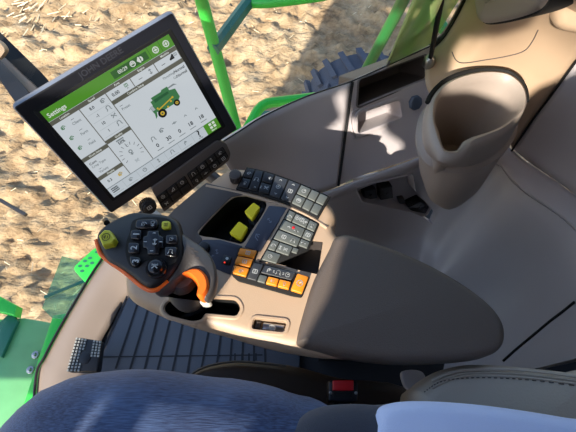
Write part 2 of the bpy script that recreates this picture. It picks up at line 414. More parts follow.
mb = MB(); tube(mb, [U(256, 145, -.2), U(275, 112, -.2)], .012, 8); mb.build('stay', 'dgreen', t)
# green X frame beyond tinted pane
t = thing('ladder_frame', U(470, 62, -.3), 'crossed green bars seen through the tinted rear pane beside the pillar', 'ladder')
mb = MB(); tube(mb, [U(392, 75, -.4), U(412, 38, -.25), U(432, 0, -.1), U(440, -20, 0)], .026, 8); mb.build('rail', 'shade_green', t)
mb = MB(); tube(mb, [U(428, 8, -.12), U(445, 30, -.2), U(470, 62, -.3)], .026, 8); mb.build('brace', 'shade_green', t)
# tyre : lug wheel lying beside the machine
def wheel(cx, cy, cz, R, W, label):
    t = thing('tyre', (cx, cy, -1.9), label, 'wheel')
    mb = MB(); prof = [(R * .55, -W / 2 + .05), (R * .8, -W / 2), (R * .93, -W / 2 + .02), (R * .96, -W / 4), (R * .97, 0), (R * .96, W / 4), (R * .93, W / 2 - .02), (R * .8, W / 2), (R * .55, W / 2 - .05)]
    n = 48; vs = []; fs = []; k = len(prof)
    for i in range(n):
        a = 2 * PI * i / n
        for r, y in prof: vs.append((cx + r * math.cos(a), cy + y, cz + r * math.sin(a)))
    for i in range(n):
        for j in range(k - 1): fs.append([i * k + j, ((i + 1) % n) * k + j, ((i + 1) % n) * k + j + 1, i * k + j + 1])
    mb.add(vs, fs)
    for i in range(22):
        for s in (-1, 1):
            a0 = 2 * PI * (i + (.5 if s > 0 else 0)) / 22; sk = .16; P = []
            for rr in (R * .94, R * 1.03):
                for (yy, aa) in ((.02, 0), (W / 2 - .01, sk)):
                    for da in (-.045, .045):
                        ang = a0 + aa + da; P.append((cx + rr * math.cos(ang), cy + s * yy, cz + rr * math.sin(ang)))
            mb.add(P, [[0, 1, 3, 2], [4, 6, 7, 5], [0, 4, 5, 1], [1, 5, 7, 3], [3, 7, 6, 2], [2, 6, 4, 0]])
    mb.build('tread', 'tyre', t)
    mb = MB(); tube(mb, [(cx, cy - W * .3, cz), (cx, cy + W * .3, cz)], R * .56, 32); mb.build('rim', 'green', t)
    return t
wheel(.56, 2.15, -1.9 + .46, .44, .45, 'big lugged grey tyre standing in shade below the window sill')
# front platform (seen through windscreen foot)
t = thing('access_platform', U(50, 330, -1.0), 'pale green sheet metal platform below the windscreen foot, left', 'platform')
f_ = HF(-.75); mb = MB()
f_.slab(mb, f_.pp([(-60, 322), (24, 318), (70, 326), (78, 340), (50, 470), (-60, 470)]), -.03, 0, .004); mb.build('deck_plate', 'lgreen', t)
mb = MB(); f_.slab(mb, f_.pp([(58, 318), (70, 316), (38, 420), (25, 420)]), .005, .05, .004); mb.build('edge_flange', 'green', t)
mb = MB(); f_.slab(mb, f_.pp([(-20, 294), (2, 297), (24, 309), (22, 319), (-5, 312), (-20, 308)]), .01, .06, .006); mb.build('bright_flange', 'green', t)
mb = MB(); f_.slab(mb, f_.pp([(-5, 330), (14, 312), (20, 322), (4, 358), (-8, 352)]), .002, .02, .003); mb.build('grip_strip', 'dgreen', t)
for (a, b) in ((36, 355), (31, 370)):
    mb = MB(); cx, cy = f_.px(a, b); f_.slab(mb, circ(cx, cy, .016, 14), 0, .01, .002); f_.slab(mb, circ(cx, cy, .009, 6), .01, .022, .002); mb.build('bolt', 'steel', t)
f_ = HF(-.3); t = thing('step_plate', U(90, 270, -.32), 'bright green perforated step plate beside the joystick, outside the glass', 'step')
mb = MB(); f_.slab(mb, rnd(f_.pp([(72, 268), (96, 246), (128, 262), (150, 285), (92, 290)]), .02, 4), -.012, 0, .003); st = mb.build('plate', 'green', t)
for (a, b) in ((80, 266), (85, 261), (90, 258), (87, 266), (82, 271), (92, 263), (97, 252), (101, 263)):
    mb = MB(); cx, cy = f_.px(a, b, .001); f_.flat(mb, circ(cx, cy, .008, 10, .005), .001); mb2 = mb.build('hole', 'dgreen', t)
mb = MB(); cx, cy = f_.px(94, 276, .001); f_.slab(mb, circ(cx, cy, .013, 14), 0, .003, .001); mb.build('bolt', 'dgreen', t)
f_ = HF(-.55); t = thing('side_shield', U(75, 300, -.57), 'translucent dull green guard between the soil and the step plate', 'guard')
mb = MB(); f_.slab(mb, f_.pp([(62, 256), (85, 262), (104, 288), (80, 320), (52, 318), (42, 308)]), -.008, 0, 0); mb.build('panel', 'hazeg', t)
mb = MB(); f_.slab(mb, f_.pp([(44, 296), (84, 280), (86, 282), (45, 299)]), .001, .004); mb.build('fold_line', 'dgreen', t)

# ================================================================ CAB SHELL
ZS = .52
floor_poly = [(-.66, -.95), (1.0, -.95), (1.0, .62), (.2, .62), (-.1, .55), (-.42, .5), (-.55, .40), (-.63, .13)]
f0 = HF(0); mb = MB(); f0.slab(mb, floor_poly, -.06, 0); tag(mb.build('floor', 'floor'), kind='structure')
# combine body under / behind the cab
# windscreen foot trim (beige, curved)
outer = [(34, 440), (38, 376), (46, 358), (60, 331), (78, 300), (95, 272), (112, 248), (130, 225), (150, 205)]
inner = [(120, 440), (100, 376), (100, 366), (100, 345), (112, 322), (125, 300), (150, 282), (170, 262), (190, 240)]
o_ = [U(a, b, .03) for a, b in outer]; i_ = [U(a, b, .012) for a, b in inner]; m_ = [(p * .6 + q * .4) + V((0, 0, .012)) for p, q in zip(o_, i_)]
mb = patch([o_, m_, i_], 4, 4); o = away(mb.build('trim_1', 'tan', solid=.012)); tag(o, kind='structure')
mb = MB(); tube(mb, spline([p + V((-.003, 0, .004)) for p in o_], 4, False), .0038, 8); tag(mb.build('trim_2', 'black'), kind='structure')
# floor mat with grooves
fm = HF(.02)
t = thing('floor_mat', U(180, 335, .0), 'dark blue-grey ribbed rubber mat under the console', 'floor mat')
mb = MB(); fm.slab(mb, rnd(fm.pp([(134, 283), (300, 345), (300, 430), (80, 430), (103, 352)]), .01), -.02, 0, .003); mb.build('mat_base', 'mat', t)
rib = [((127, 297), (104, 348)), ((139, 300), (116, 368)), ((150, 303), (130, 370)), ((160, 308), (144, 372)), ((172, 313), (157, 373)), ((184, 318), (172, 374)), ((196, 323), (187, 375)), ((209, 330), (200, 376)), ((221, 335), (215, 378)), ((232, 339), (229, 380)), ((243, 343), (242, 380)), ((254, 345), (254, 380)), ((265, 348), (266, 380))]
mb = MB()
for a, b in rib: stroke(mb, fm, [fm.px(*a), fm.px(*b)], .0055, .0015, 0)
stroke(mb, fm, [fm.px(103, 357), fm.px(262, 355)], .003, .0014, 0)
for x in range(235, 262, 7): stroke(mb, fm, [fm.px(x, 354), fm.px(x, 360)], .004, .0016, 0)
mb.build('grooves', 'rib', t)
# rubber pedal
fp = HF(.10); t = thing('foot_pedal', U(85, 352, .0), 'black studded rubber pedal on the beige sill by the knee', 'pedal')
q = fp.pp([(76, 337), (102, 341), (98, 372), (66, 372)]); mb = MB(); fp.slab(mb, rnd(q, .008), -.02, 0, .003); mb.build('pad', 'black', t)
f = qmap(q); mb = MB()
for i in range(9):
    for j in range(11):
        u, v = (i + .5) / 9, (j + .5) / 11
        if 3.4 < i < 5.6 or (abs(u - .5) < .2 and abs(v - .55) < .15) or (i > 5 and j > 5): continue
        a, b = f(u, v); fp.slab(mb, [(a - .0022, b - .0022), (a + .0022, b - .0022), (a + .0022, b + .0022), (a - .0022, b + .0022)], -.001, .003)
mb.build('studs', 'dust', t)
mb = MB(); a, b = f(.5, .6); fp.slab(mb, circ(a, b, .014, 16), 0, .002, .0006); mb.build('emblem_disc', 'black', t)
mb = MB(); tube(mb, [fp.w(a, b, -.02), fp.w(a - .03, b + .02, -.088)], .008, 8); mb.build('pedal_arm', 'black', t)
# ---- right wall: upper sill panels
def S1(cols, name, m='taupe', par=None):
    a_, b_ = [[U(a, b, z) for (a, b, z) in r] for r in (cols[0], cols[-1])]
    rows = [[p.lerp(q, k) for p, q in zip(a_, b_)] for k in (0, .33, .66, 1)]
    mb = patch(rows, 5, 5); o = away(mb.build(name, m, par)); return o
L_ = [[(216, 147, ZS), (240, 132, ZS), (262, 118, ZS), (300, 100, ZS), (325, 91, ZS), (351, 82.5, ZS)],
      [(226, 160, ZS - .05), (250, 148, ZS - .05), (272, 138, ZS - .05), (307, 128, ZS - .05), (328, 122, ZS - .05), (347, 118, ZS - .05)],
      [(238, 180, ZS - .1), (262, 172, ZS - .1), (282, 165, ZS - .1), (312, 158, ZS - .1), (328, 155, ZS - .1), (343, 151, ZS - .1)],
      [(252, 205, ZS - .17), (272, 200, ZS - .17), (292, 196, ZS - .17), (318, 193, ZS - .17), (328, 190, ZS - .17), (337, 187, ZS - .17)]]
o = S1(L_, 'wall_right'); tag(o, kind='structure'); d = o.modifiers.new('s', 'SOLIDIFY'); d.thickness = .012; d.offset = -1
R_ = [[(353.5, 81.5, ZS), (375, 72, ZS), (395, 63.5, ZS), (415, 54.5, ZS), (434, 46, ZS), (448, 38, ZS)],
      [(349.5, 117, ZS - .05), (370, 108, ZS - .05), (392, 99, ZS - .05), (412, 91, ZS - .05), (432, 84, ZS - .05), (448, 76, ZS - .05)],
      [(345, 151, ZS - .1), (366, 143, ZS - .1), (388, 136, ZS - .1), (410, 129, ZS - .1), (432, 122, ZS - .1), (455, 112, ZS - .1)],
      [(339.5, 185, ZS - .17), (360, 176, ZS - .17), (384, 168, ZS - .17), (408, 160, ZS - .17), (432, 152, ZS - .17), (462, 140, ZS - .17)]]
wallB = S1(R_, 'wall_right'); tag(wallB, kind='structure'); d = wallB.modifiers.new('s', 'SOLIDIFY'); d.thickness = .012; d.offset = -1
bake(wallB)
fs = Frame(U(353.5, 81.5, ZS), U(434, 46, ZS) - U(353.5, 81.5, ZS), U(353.5, 81.5, ZS) - U(339.5, 185, ZS - .17))
pk = rnd(fs.pp([(359, 80), (426, 55), (427, 78), (357, 107)]), .006)
tr = rnd(fs.pp([(356.5, 114), (398, 99.5), (400.5, 117), (356.5, 133)]), .008)
cs = []
for p in (pk, tr):
    mb = MB(); fs.slab(mb, p, -.06, .06); cs.append(mb.build('cutter', 'void'))
cut(wallB, cs)
def liner(fr, poly, depth, name, m, par, lip=.003, top=.004, taper=.01):
    mb = MB(); fr.prof(mb, poly, [(taper, -depth), (taper * .5, -depth * .5), (-.0005, top - .001), (-lip * .5, top), (-lip, top - .001), (-lip, -.006)], cap0=True, cap1=False)
    return mb.build(name, m, par)
t = thing('storage_pocket', fs.w(*cen(pk), -.07), 'deep open storage pocket in the sill, nearest the window', 'storage pocket'); liner(fs, pk, .09, 'liner', 'brown', t, taper=.004)
t = thing('coin_tray', fs.w(*cen(tr), -.05), 'small recessed tray with a pale rim below the storage pocket', 'tray'); liner(fs, tr, .045, 'liner', 'taupe', t, lip=.008, top=.007, taper=.003)
kc = fs.px(412.5, 102); t = thing('outlet_cap', fs.w(*kc), 'round slate blue outlet cap on the sill right of the small tray', 'cap')
mb = MB(); fs.prof(mb, circ(kc[0] + .002, kc[1], .022, 28), [(0, -.008), (0, .003), (.002, .005), (.006, .005), (.007, .002)], cap1=True); mb.build('socket_ring', 'taupe', t)
mb = MB(); fs.slab(mb, circ(kc[0], kc[1], .0165, 8, .0165, .3), .002, .016, .003); mb.build('cap', 'slate', t)
# surround moulding around tray and cap
mb = MB(); sur = spline(fs.pp([(351, 112), (375, 100), (402, 90), (418, 86), (427, 93), (427, 107), (415, 115), (395, 124), (360, 139), (352, 135)]), 5); fs.prof(mb, sur, [(0, -.004), (.001, .002), (.003, .003), (.005, .001), (.006, -.004)], cap0=False, cap1=False)
tag(mb.build('trim_3', 'taupe'), kind='structure')
mb = MB(); tube(mb, [U(352.3, 82, ZS), U(338.3, 186, ZS - .17)], .0032, 6); tag(mb.build('trim_13', 'void'), kind='structure')
# ledge under the panel
Z2 = ZS - .17
led = [(255, 206), (292, 199), (318, 195), (338, 189), (372, 176), (408, 163), (425, 156), (445, 150)]
rows = [[U(a, b, Z2 + .012) for a, b in led], [U(a + 1, b + 4, Z2 + .004) for a, b in led], [U(a + 1.5, b + 8, Z2 - .012) for a, b in led]]
o = away(patch(rows, 4, 3).build('trim_4', 'taupe', solid=.01)); tag(o, kind='structure')  # beige ledge given the greyer tone to look shaded
# lower wall incl. rear corner
top = [U(a, b, Z2 - .005) for a, b in ((250, 210), (292, 203), (340, 193), (380, 180), (425, 163), (455, 158))] + [U(a, b, Z2 - .01) for a, b in ((480, 162), (499, 166), (512, 182), (530, 197), (553, 212), (576, 232), (596, 262), (606, 300), (610, 350))]
N = len(top)
def low(z, k, kc):
    out = []
    for i, p in enumerate(top):
        inn = V((-.1, -1, 0)) if i < 6 else V((-.35 - .06 * (i - 6), -.75 + .07 * (i - 6), 0)).normalized()
        kk = k if i < 6 else k + (kc - k) * min(1, (i - 5) / 3)
        q = p + inn * kk; q.z = z; out.append(q)
    return out
rows = [top, low(Z2 - .05, .006, .02), low(.2, .02, .045), low(.1, .04, .09), low(.03, .07, .15), low(.004, .13, .24)]
lw = away(patch(rows, 4, 5).build('wall_right', 'taupe')); d = lw.modifiers.new('s', 'SOLIDIFY'); d.thickness = .012; d.offset = -1
tag(lw, kind='structure'); bake(lw)
# rear ledge + rear panel
e1 = [U(a, b, Z2 - .01) for a, b in ((480, 160), (499, 165), (512, 181), (530, 196), (553, 211), (576, 231), (596, 261))]
e2 = [U(a, b, Z2 + .005) for a, b in ((482, 150), (501, 156), (518, 172), (536, 187), (558, 200), (580, 219), (600, 245))]
e3 = [U(a, b, Z2 + .02) for a, b in ((490, 140), (508, 147), (524, 160), (545, 174), (568, 190), (592, 208), (612, 235))]
o = away(patch([e1, e2, e3], 4, 3).build('trim_5', 'taupe', solid=.01)); tag(o, kind='structure')
rp = [[U(513, 149, Z2 + .02), U(530, 163, Z2 + .02), U(552, 178, Z2 + .02), U(576, 196, Z2 + .02), U(610, 232, Z2 + .02)],
      [U(530, 125, Z2 + .1), U(550, 136, Z2 + .1), U(572, 150, Z2 + .1), U(600, 170, Z2 + .1), U(640, 205, Z2 + .1)],
      [U(556, 90, Z2 + .2), U(578, 100, Z2 + .2), U(600, 114, Z2 + .2), U(630, 130, Z2 + .2), U(680, 165, Z2 + .2)],
      [U(578, 60, Z2 + .28), U(602, 66, Z2 + .28), U(630, 74, Z2 + .28), U(670, 90, Z2 + .28), U(730, 120, Z2 + .28)]]
o = away(patch(rp, 4, 4).build('wall_back', 'taupe', solid=.012)); tag(o, kind='structure')
mb = MB(); tube(mb, spline([U(511.5, 151, Z2 + .02), U(529, 125, Z2 + .1), U(555, 90, Z2 + .2), U(577, 60, Z2 + .28)], 4, False), .0025, 6); tag(mb.build('trim_6', 'void'), kind='structure')
# pillar trim behind the cup holder
P_ = [[U(448, 120, ZS - .06), U(470, 110, ZS - .07), U(490, 110, ZS - .07), U(508, 125, ZS - .08), U(512, 149, Z2 + .02)],
      [U(426, 84, ZS - .01), U(455, 84, ZS), U(485, 84, ZS + .01), U(515, 95, ZS), U(529, 124, Z2 + .1)],
      [U(430, 56, ZS + .005), U(455, 66, ZS + .03), U(484, 62, ZS + .06), U(526, 66, ZS + .06), U(555, 89, Z2 + .2)],
      [U(446, 36, ZS + .03), U(468, 42, ZS + .08), U(494, 38, ZS + .13), U(540, 30, ZS + .15), U(577, 59, Z2 + .28)],
      [U(462, 8, ZS + .09), U(478, 18, ZS + .15), U(505, 14, ZS + .22), U(548, 4, ZS + .24), U(590, 30, ZS + .2)],
      [U(476, -20, ZS + .16), U(490, -18, ZS + .25), U(520, -24, ZS + .32), U(560, -34, ZS + .34), U(610, 0, ZS + .3)]]
o = away(patch(P_, 5, 5).build('wall_right', 'beige', solid=.012)); tag(o, kind='structure')
pillar_obj = o
# black window rubber
mb = MB(); tube(mb, spline([U(431, 47, ZS + .004), U(446, 33, ZS + .03), U(462, 6, ZS + .09), U(478, -26, ZS + .16)], 4, False), .007, 8); tag(mb.build('trim_7', 'black'), kind='structure')
mb = MB(); tube(mb, spline([U(a, b, ZS) for a, b in ((216, 146), (240, 131), (262, 117), (300, 99), (325, 90), (352, 81), (395, 62), (431, 46))], 4, False), .0018, 6); tag(mb.build('trim_8', 'black'), kind='structure')
# pad above (dark gap + rounded taupe pads)
def pillow(fr, poly, prof, name, m, par=None):
    mb = MB(); fr.prof(mb, poly, prof); return mb.build(name, m, par)
fq = Frame(U(478, 22, ZS + .16), U(545, 8, ZS + .24) - U(478, 22, ZS + .16), V((.05, .35, 1)))
pad = spline(fq.pp([(473, 2), (479, 22), (500, 22), (528, 14), (541, 4), (546, -14), (540, -45), (500, -50), (470, -40)], .068), 5)
t = thing('pillar_pad', fq.w(*cen(pad)), 'taupe padded cover on the rear pillar above the cup holder', 'trim pad')
pillow(fq, pad, [(0, -.01), (0, .062), (.003, .068), (.008, .071), (.03, .078)], 'cover', 'cup', t)
pillow(fq, offset_poly(pad, -.003), [(0, -.012), (0, .056)], 'gap_seal', 'void', t)
fq = Frame(U(556, 26, ZS + .2), (1, -.1, .05), V((.05, .35, 1)))
pad = spline(fq.pp([(552, 16), (556, 24), (568, 28), (600, 30), (610, -20), (560, -40), (551, -10)]), 5)
t = thing('belt_guide_cover', fq.w(*cen(pad)), 'rounded beige cover at the top right corner of the pillar', 'cover')
pillow(fq, pad, [(0, -.02), (-.002, .01), (.003, .02), (.012, .026)], 'shell', 'beige', t)
mb = MB(); p = U(582, 30, ZS + .2); tube(mb, [p, p + V((.05, 0, .0))], .008, 8); mb.build('bolt_head', 'black', t)
# groove on pillar: thin line following surface
dg = bpy.context.evaluated_depsgraph_get(); dg.update()
def hit(a, b, lift=.001):
    r, loc, n, i, ob, mt = sc.ray_cast(bpy.context.evaluated_depsgraph_get(), CAM, ray(a, b).normalized())
    return loc - ray(a, b).normalized() * lift
bpy.context.view_layer.update()
mb = MB(); tube(mb, [hit(a, b) for a, b in spline([(452, 52), (456, 60), (464, 63), (485, 60), (508, 56), (524, 51), (532, 42), (538, 30)], 5, False)], .0011, 5)
tag(mb.build('trim_9', 'brown'), kind='structure')
sm = [hit(a, b, .002) for a, b in [(574.5, 302), (562, 312), (550, 321), (538, 331), (526, 341), (514, 351), (503, 361)]]
mb = MB(); tube(mb, sm, .003, 6); tag(mb.build('trim_11', 'void'), kind='structure')
# ---- socket recess on lower wall
a, b, c_ = U(355, 186, Z2 - .01), U(414, 174, Z2 - .0), U(362, 202, Z2 - .09)
bpy.context.view_layer.update()
h1, h2, h3 = hit(352, 200, 0), hit(425, 178, 0), hit(395, 215, 0)
fk = Frame(h1, h2 - h1, h1 - h3)
if fk.n.y > 0: fk = Frame(h1, h2 - h1, h3 - h1)
rc = rnd(fk.pp([(356, 187), (412, 174), (415, 191), (431, 207), (426, 215), (400, 209), (362, 201)]), .006)
mb = MB(); fk.slab(mb, rc, -.05, .05); cut(lw, [mb.build('cutter', 'void')])
t = thing('socket_panel', fk.w(*cen(rc), -.04), 'recessed panel with black power sockets low on the side wall', 'socket panel')
liner(fk, rc, .03, 'recess', 'taupe', t, lip=.003, top=.003, taper=.003)
for (x0_, y0_, x1_, y1_) in ((362, 188, 375, 197), (378, 185, 391, 197)):
    q = fk.pp([(x0_, y0_ + 1), (x1_, y0_ - 1), (x1_ + 1, y1_ - 1), (x0_ + 1, y1_ + 1)], -.02)
    mb = MB(); fk.slab(mb, rnd(q, .003), -.03, -.012, .002); s = mb.build('power_socket', 'black', t)
    mb = MB(); cc = cen(q); fk.slab(mb, circ(cc[0], cc[1], .004, 12), -.012, -.009, .001); mb.build('socket_cap', 'black', s)
mb = MB(); q = fk.pp([(407, 206), (420, 200), (430, 207), (425, 214), (412, 212)], -.01); fk.slab(mb, rnd(q, .003), -.03, -.004, .003); mb.build('rocker_switch', 'gloss', t)
mb = MB(); q = fk.pp([(398, 199), (404, 198), (406, 203), (400, 205)], -.02); fk.slab(mb, rnd(q, .003), -.03, -.02, .001); mb.build('blank_cover', 'brown', t)
# ---- cup holder
ZC = ZS + .07
fc = HF(ZC)
inn = fc.pp([(437, 110), (440, 98), (451, 87), (468, 79.5), (489, 76), (508, 79.5), (520, 91), (522, 104), (515, 115), (499, 126), (482, 132), (468, 136), (462, 142), (459, 148), (447, 148), (443, 140), (441, 131), (437, 121)])
inn = spline(inn, 3)
out_ = spline(fc.pp([(427, 112), (431, 97), (443, 83), (462, 74), (485, 70), (509, 72), (524, 84), (528, 101), (522, 116), (508, 131), (488, 141), (474, 148), (466, 156), (455, 160), (441, 158), (433, 146), (428, 130)]), 3)
t = thing('cup_holder', fc.w(*cen(out_), -.2), 'large taupe cup holder with a handle notch moulded onto the side wall', 'cup holder')
def resamp(p, n=72, start=None):
    c0 = cen(p); P = [V(q) for q in p]; L = [0]
    # radial resample about centre by angle
    out = []
    cx, cy = start or c0
    for i in range(n):
        a = 2 * PI * i / n; d = V((math.cos(a), math.sin(a))); best = 0
        for j in range(len(P)):
            q1 = P[j] - V((cx, cy)); q2 = P[(j + 1) % len(P)] - V((cx, cy)); e = q2 - q1
            den = d.x * e.y - d.y * e.x
            if abs(den) < 1e-12: continue
            tt = (q1.x * e.y - q1.y * e.x) / den; s = (q1.x * d.y - q1.y * d.x) / den
            if tt > 0 and -1e-6 <= s <= 1 + 1e-6: best = max(best, tt)
        out.append((cx + d.x * best, cy + d.y * best))
    return out
cc = cen(inn)
ri = resamp(inn, 96, cc); ro = resamp(out_, 96, cc)
cre = resamp(spline(HF(ZC - .085).pp([(419, 128), (424, 110), (440, 92), (470, 80), (500, 82), (515, 100), (518, 125), (511, 142), (495, 158), (472, 169), (447, 169), (428, 160), (420, 146)]), 3), 96, HF(ZC - .085).px(468, 128))
low1 = resamp(spline(HF(ZC - .14).pp([(420, 150), (430, 125), (460, 105), (495, 115), (506, 140), (497, 163), (480, 182), (457, 192), (435, 190), (422, 175)]), 3), 96, HF(ZC - .14).px(462, 148))
low2 = resamp(spline(HF(ZC - .20).pp([(424, 175), (435, 150), (465, 135), (485, 150), (488, 172), (477, 192), (458, 205), (438, 205), (428, 195)]), 3), 96, HF(ZC - .20).px(457, 172))
low3 = resamp(spline(HF(ZC - .23).pp([(436, 190), (450, 175), (468, 175), (474, 190), (462, 204), (445, 208)]), 3), 96, HF(ZC - .23).px(455, 193))
def ring(p, z): return [V((a, b, z)) for a, b in p]
def mixp(p, q, k): return [(a[0] * (1 - k) + b[0] * k, a[1] * (1 - k) + b[1] * k) for a, b in zip(p, q)]
bc = cc
def shrink(p, k, c): return [(c[0] + (a - c[0]) * k, c[1] + (b - c[1]) * k) for a, b in p]
rd = circ(cc[0], cc[1], .045, 96)
CC0 = cen(cre)
rings = [ring(shrink(ri, .3, cc), ZC - .17), ring(shrink(ri, .62, cc), ZC - .17), ring(shrink(ri, .68, cc), ZC - .16), ring(shrink(ri, .90, cc), ZC - .06), ring(shrink(ri, .985, cc), ZC - .014), ring(mixp(ri, ro, .15), ZC - .002), ring(mixp(ri, ro, .45), ZC + .003), ring(mixp(ri, ro, .8), ZC), ring(ro, ZC - .01), ring(mixp(ro, cre, .35), ZC - .04), ring(mixp(ro, shrink(cre, .93, CC0), .9), ZC - .08), ring(shrink(cre, .93, CC0), ZC - .085), ring(shrink(cre, .97, CC0), ZC - .088), ring(shrink(cre, 1.03, CC0), ZC - .091), ring(shrink(cre, 1.035, CC0), ZC - .097), ring(mixp(cre, low1, .6), ZC - .12), ring(low1, ZC - .145), ring(low2, ZC - .2), ring(low3, ZC - .235)]
mb = MB(); n = 96; vs = [p for r in rings for p in r]; fsx = [[k * n + i, k * n + (i + 1) % n, (k + 1) * n + (i + 1) % n, (k + 1) * n + i] for k in range(len(rings) - 1) for i in range(n)]
fsx.append([i for i in range(n)]); fsx.append([(len(rings) - 1) * n + i for i in range(n)][::-1]); mb.add(vs, fsx)
mb.build('cup_body', 'cup', t, ang=50)
mb = MB(); HF(ZC - .168).slab(mb, circ(cc[0], cc[1], .03, 32), 0, .004, .001); mb.build('rubber_base', 'black', t)
# gap ring behind the rim
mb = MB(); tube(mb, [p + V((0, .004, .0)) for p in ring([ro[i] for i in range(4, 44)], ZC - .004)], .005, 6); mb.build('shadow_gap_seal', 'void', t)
# ---- gas strut
t = thing('gas_strut', U(430, 57, ZS), 'thin black gas strut rising from a ball mount on the sill', 'strut')
a = U(430.5, 58, ZS + .02); b = U(447, -30, ZS + .34); mb = MB(); tube(mb, [a, b], .0045, 10); mb.build('rod', 'void', t)
mb = MB(); bb = a; vsx = []
for k in range(7): pass
tube(mb, [a + V((0, 0, -.02)), a + V((0, 0, -.006)), a + V((0, 0, .002)), a + V((0, 0, .007))], [.012, .0125, .010, .004], 14); mb.build('ball_mount', 'steel', t)
# ---- glass
gl = [V((-.66, -.9, 0)), V((-.645, -.3, 0)), V((-.63, .13, 0)), V((-.60, .28, 0)), V((-.525, .44, 0)), V((-.36, .52, 0)), V((-.16, .545, 0))]
s1 = U(240, 131, ZS); s2 = U(300, 99, ZS); s3 = U(352, 81, ZS); s4 = U(395, 62, ZS)
lowz = [.03] * 5 + [.03, .3]
row0 = [V((p.x, p.y, z)) for p, z in zip(gl, lowz)] + [s1 + V((0, .004, 0)), s2 + V((0, .004, 0)), s3 + V((0, .004, 0)), s4 + V((0, .004, 0))]
row1 = [p + (V((-.08, 0, 0)) if i < 3 else V((-.04, .08, 0)) if i < 5 else V((0, .1, 0))) for i, p in enumerate(row0)]
for p in row1: p.z = 1.1
row2 = [p.copy() for p in row1]
for p in row2: p.z = 1.75
o = patch([row0, row1, row2], 3, 3).build('window_1', 'glass', ang=180); tag(o, kind='structure')
# tinted rear side pane
g0 = s4 + V((0, .006, 0)); g1 = U(432, 46, ZS) + V((0, .006, 0)); g2 = U(478, -26, ZS + .16) + V((0, .01, 0)); g3 = g2 + V((.1, .05, .5)); g4 = U(420, -5, .95)
mb = MB(); mb.add([U(388, 65.5, ZS), g1, g2, g3, U(428, -24, .95)], [[0, 1, 2, 3, 4]]); o = mb.build('window_2', 'tint', solid=.005); tag(o, kind='structure')
mb = MB(); tube(mb, [U(387, 66, ZS), U(418, 0, .83), U(428, -24, .95)], .003, 6); tag(mb.build('trim_10', 'steel'), kind='structure')
# ---- front pillar top left + wiper arm
t = thing('front_pillar', U(10, 55, .3), 'black and grey ribbed pillar crossing the top left corner behind the monitor', 'pillar')
fr = Frame(U(0, 50, .6), U(45, 98, .6) - U(0, 50, .6), (.3, .6, .7))
fr = Frame(U(0, 50, .6), U(45, 98, .6) - U(0, 50, .6), ray(0, 50).cross(U(45, 98, .6) - U(0, 50, .6)))
def bar(pts, h0, h1, name, m, c=.002): mb = MB(); fr.slab(mb, fr.pp(pts), h0, h1, c); return mb.build(name, m, t)
bar([(-20, 10), (0, 33), (48, 80), (75, 112), (68, 120), (40, 92), (-20, 35)], -.02, .0, 'seal', 'void')
bar([(-20, 34), (0, 54), (42, 92), (66, 118), (60, 124), (34, 97), (-20, 46)], -.02, .004, 'trim_strip', 'beige')
bar([(-20, 45), (0, 60), (30, 92), (52, 120), (30, 118), (12, 92), (-20, 66)], -.03, .006, 'outer_strip', 'grip')
bar([(-20, 56), (0, 66), (28, 97), (34, 108), (26, 108), (10, 88), (-20, 66)], .0, .012, 'rib', 'brown')
t = thing('mirror_bracket', U(0, 48, .7), 'pale beige rounded bracket at the left edge of the photo', 'bracket')
fb = Frame(U(0, 48, .66), (1, 0, 0), ray(0, 48).cross(V((-1, 0, 0))) * 1)
ou = rnd(fb.pp([(-40, 22), (4, 42), (10, 50), (3, 60), (-40, 66)]), .01); mb = MB(); fb.prof(mb, ou, [(0, 0), (0, .012), (.006, .014), (.007, .004)]); mb.build('bracket_rim', 'beige', t)
mb = MB(); fb.slab(mb, rnd(fb.pp([(-30, 42), (3, 48), (5, 52), (-1, 57), (-30, 60)]), .004), .004, .006); mb.build('bracket_inset', 'void', t)
mb = MB(); tube(mb, [U(-30, 190, -.2), U(0, 200, -.2), U(26, 215, -.2)], .007, 8); tag(mb.build('wiper_arm', 'brown'), 'thin dark wiper arm at the left edge against the soil', 'wiper')

# ================================================================ CONSOLE
ZT = .62
fz = HF(ZT)
body_px = [(122, 284), (124, 268), (136, 250), (158, 226), (182, 202), (206, 181), (226, 167), (240, 165), (262, 169), (292, 180), (318, 191), (333, 203), (338, 215), (337, 230), (360, 250), (400, 280), (420, 320), (390, 352), (340, 356), (300, 352), (262, 344), (228, 334), (192, 324), (160, 313), (136, 302), (126, 295)]
body = spline(fz.pp(body_px), 4)
con = thing('armrest_console', fz.w(*cen(body), -.3), 'beige control console with armrest standing beside the seat', 'control console')
mb = MB(); fz.prof(mb, body, [(.03, -.085), (.012, -.07), (.004, -.045), (0, -.03), (.0, -.02), (.003, -.010), (.007, -.004), (.013, -.0008), (.018, 0)])
cb = mb.build('console_body', 'beige', con, ang=40)
bpy.context.view_layer.update()
cav = spline(fz.pp([(199, 232), (212, 217), (231, 199), (243, 196), (256, 197), (266, 202), (264, 212), (252, 230), (243, 243), (233, 242), (215, 238), (202, 236)]), 4)
slot = rnd(fz.pp([(163, 309), (168, 301), (200, 298), (236, 300), (241, 308), (237, 316), (205, 313), (202, 319), (193, 321), (168, 315)]), .007)
tray = rnd(fz.pp([(254.5, 318.5), (287, 322), (284, 332), (252, 328.5)]), .004)
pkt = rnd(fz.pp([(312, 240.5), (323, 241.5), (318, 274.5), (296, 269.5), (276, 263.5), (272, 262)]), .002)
cutters = []
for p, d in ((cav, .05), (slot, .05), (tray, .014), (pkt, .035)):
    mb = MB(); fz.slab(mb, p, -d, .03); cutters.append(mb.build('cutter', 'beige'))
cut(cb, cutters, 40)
def pitliner(p, d, name, m, off=.0006):
    mb = MB(); q = offset_poly(p, off); fz.prof(mb, q, [(0, -d + .0006), (0, -.0015)], cap1=False); return mb.build(name, m, con)
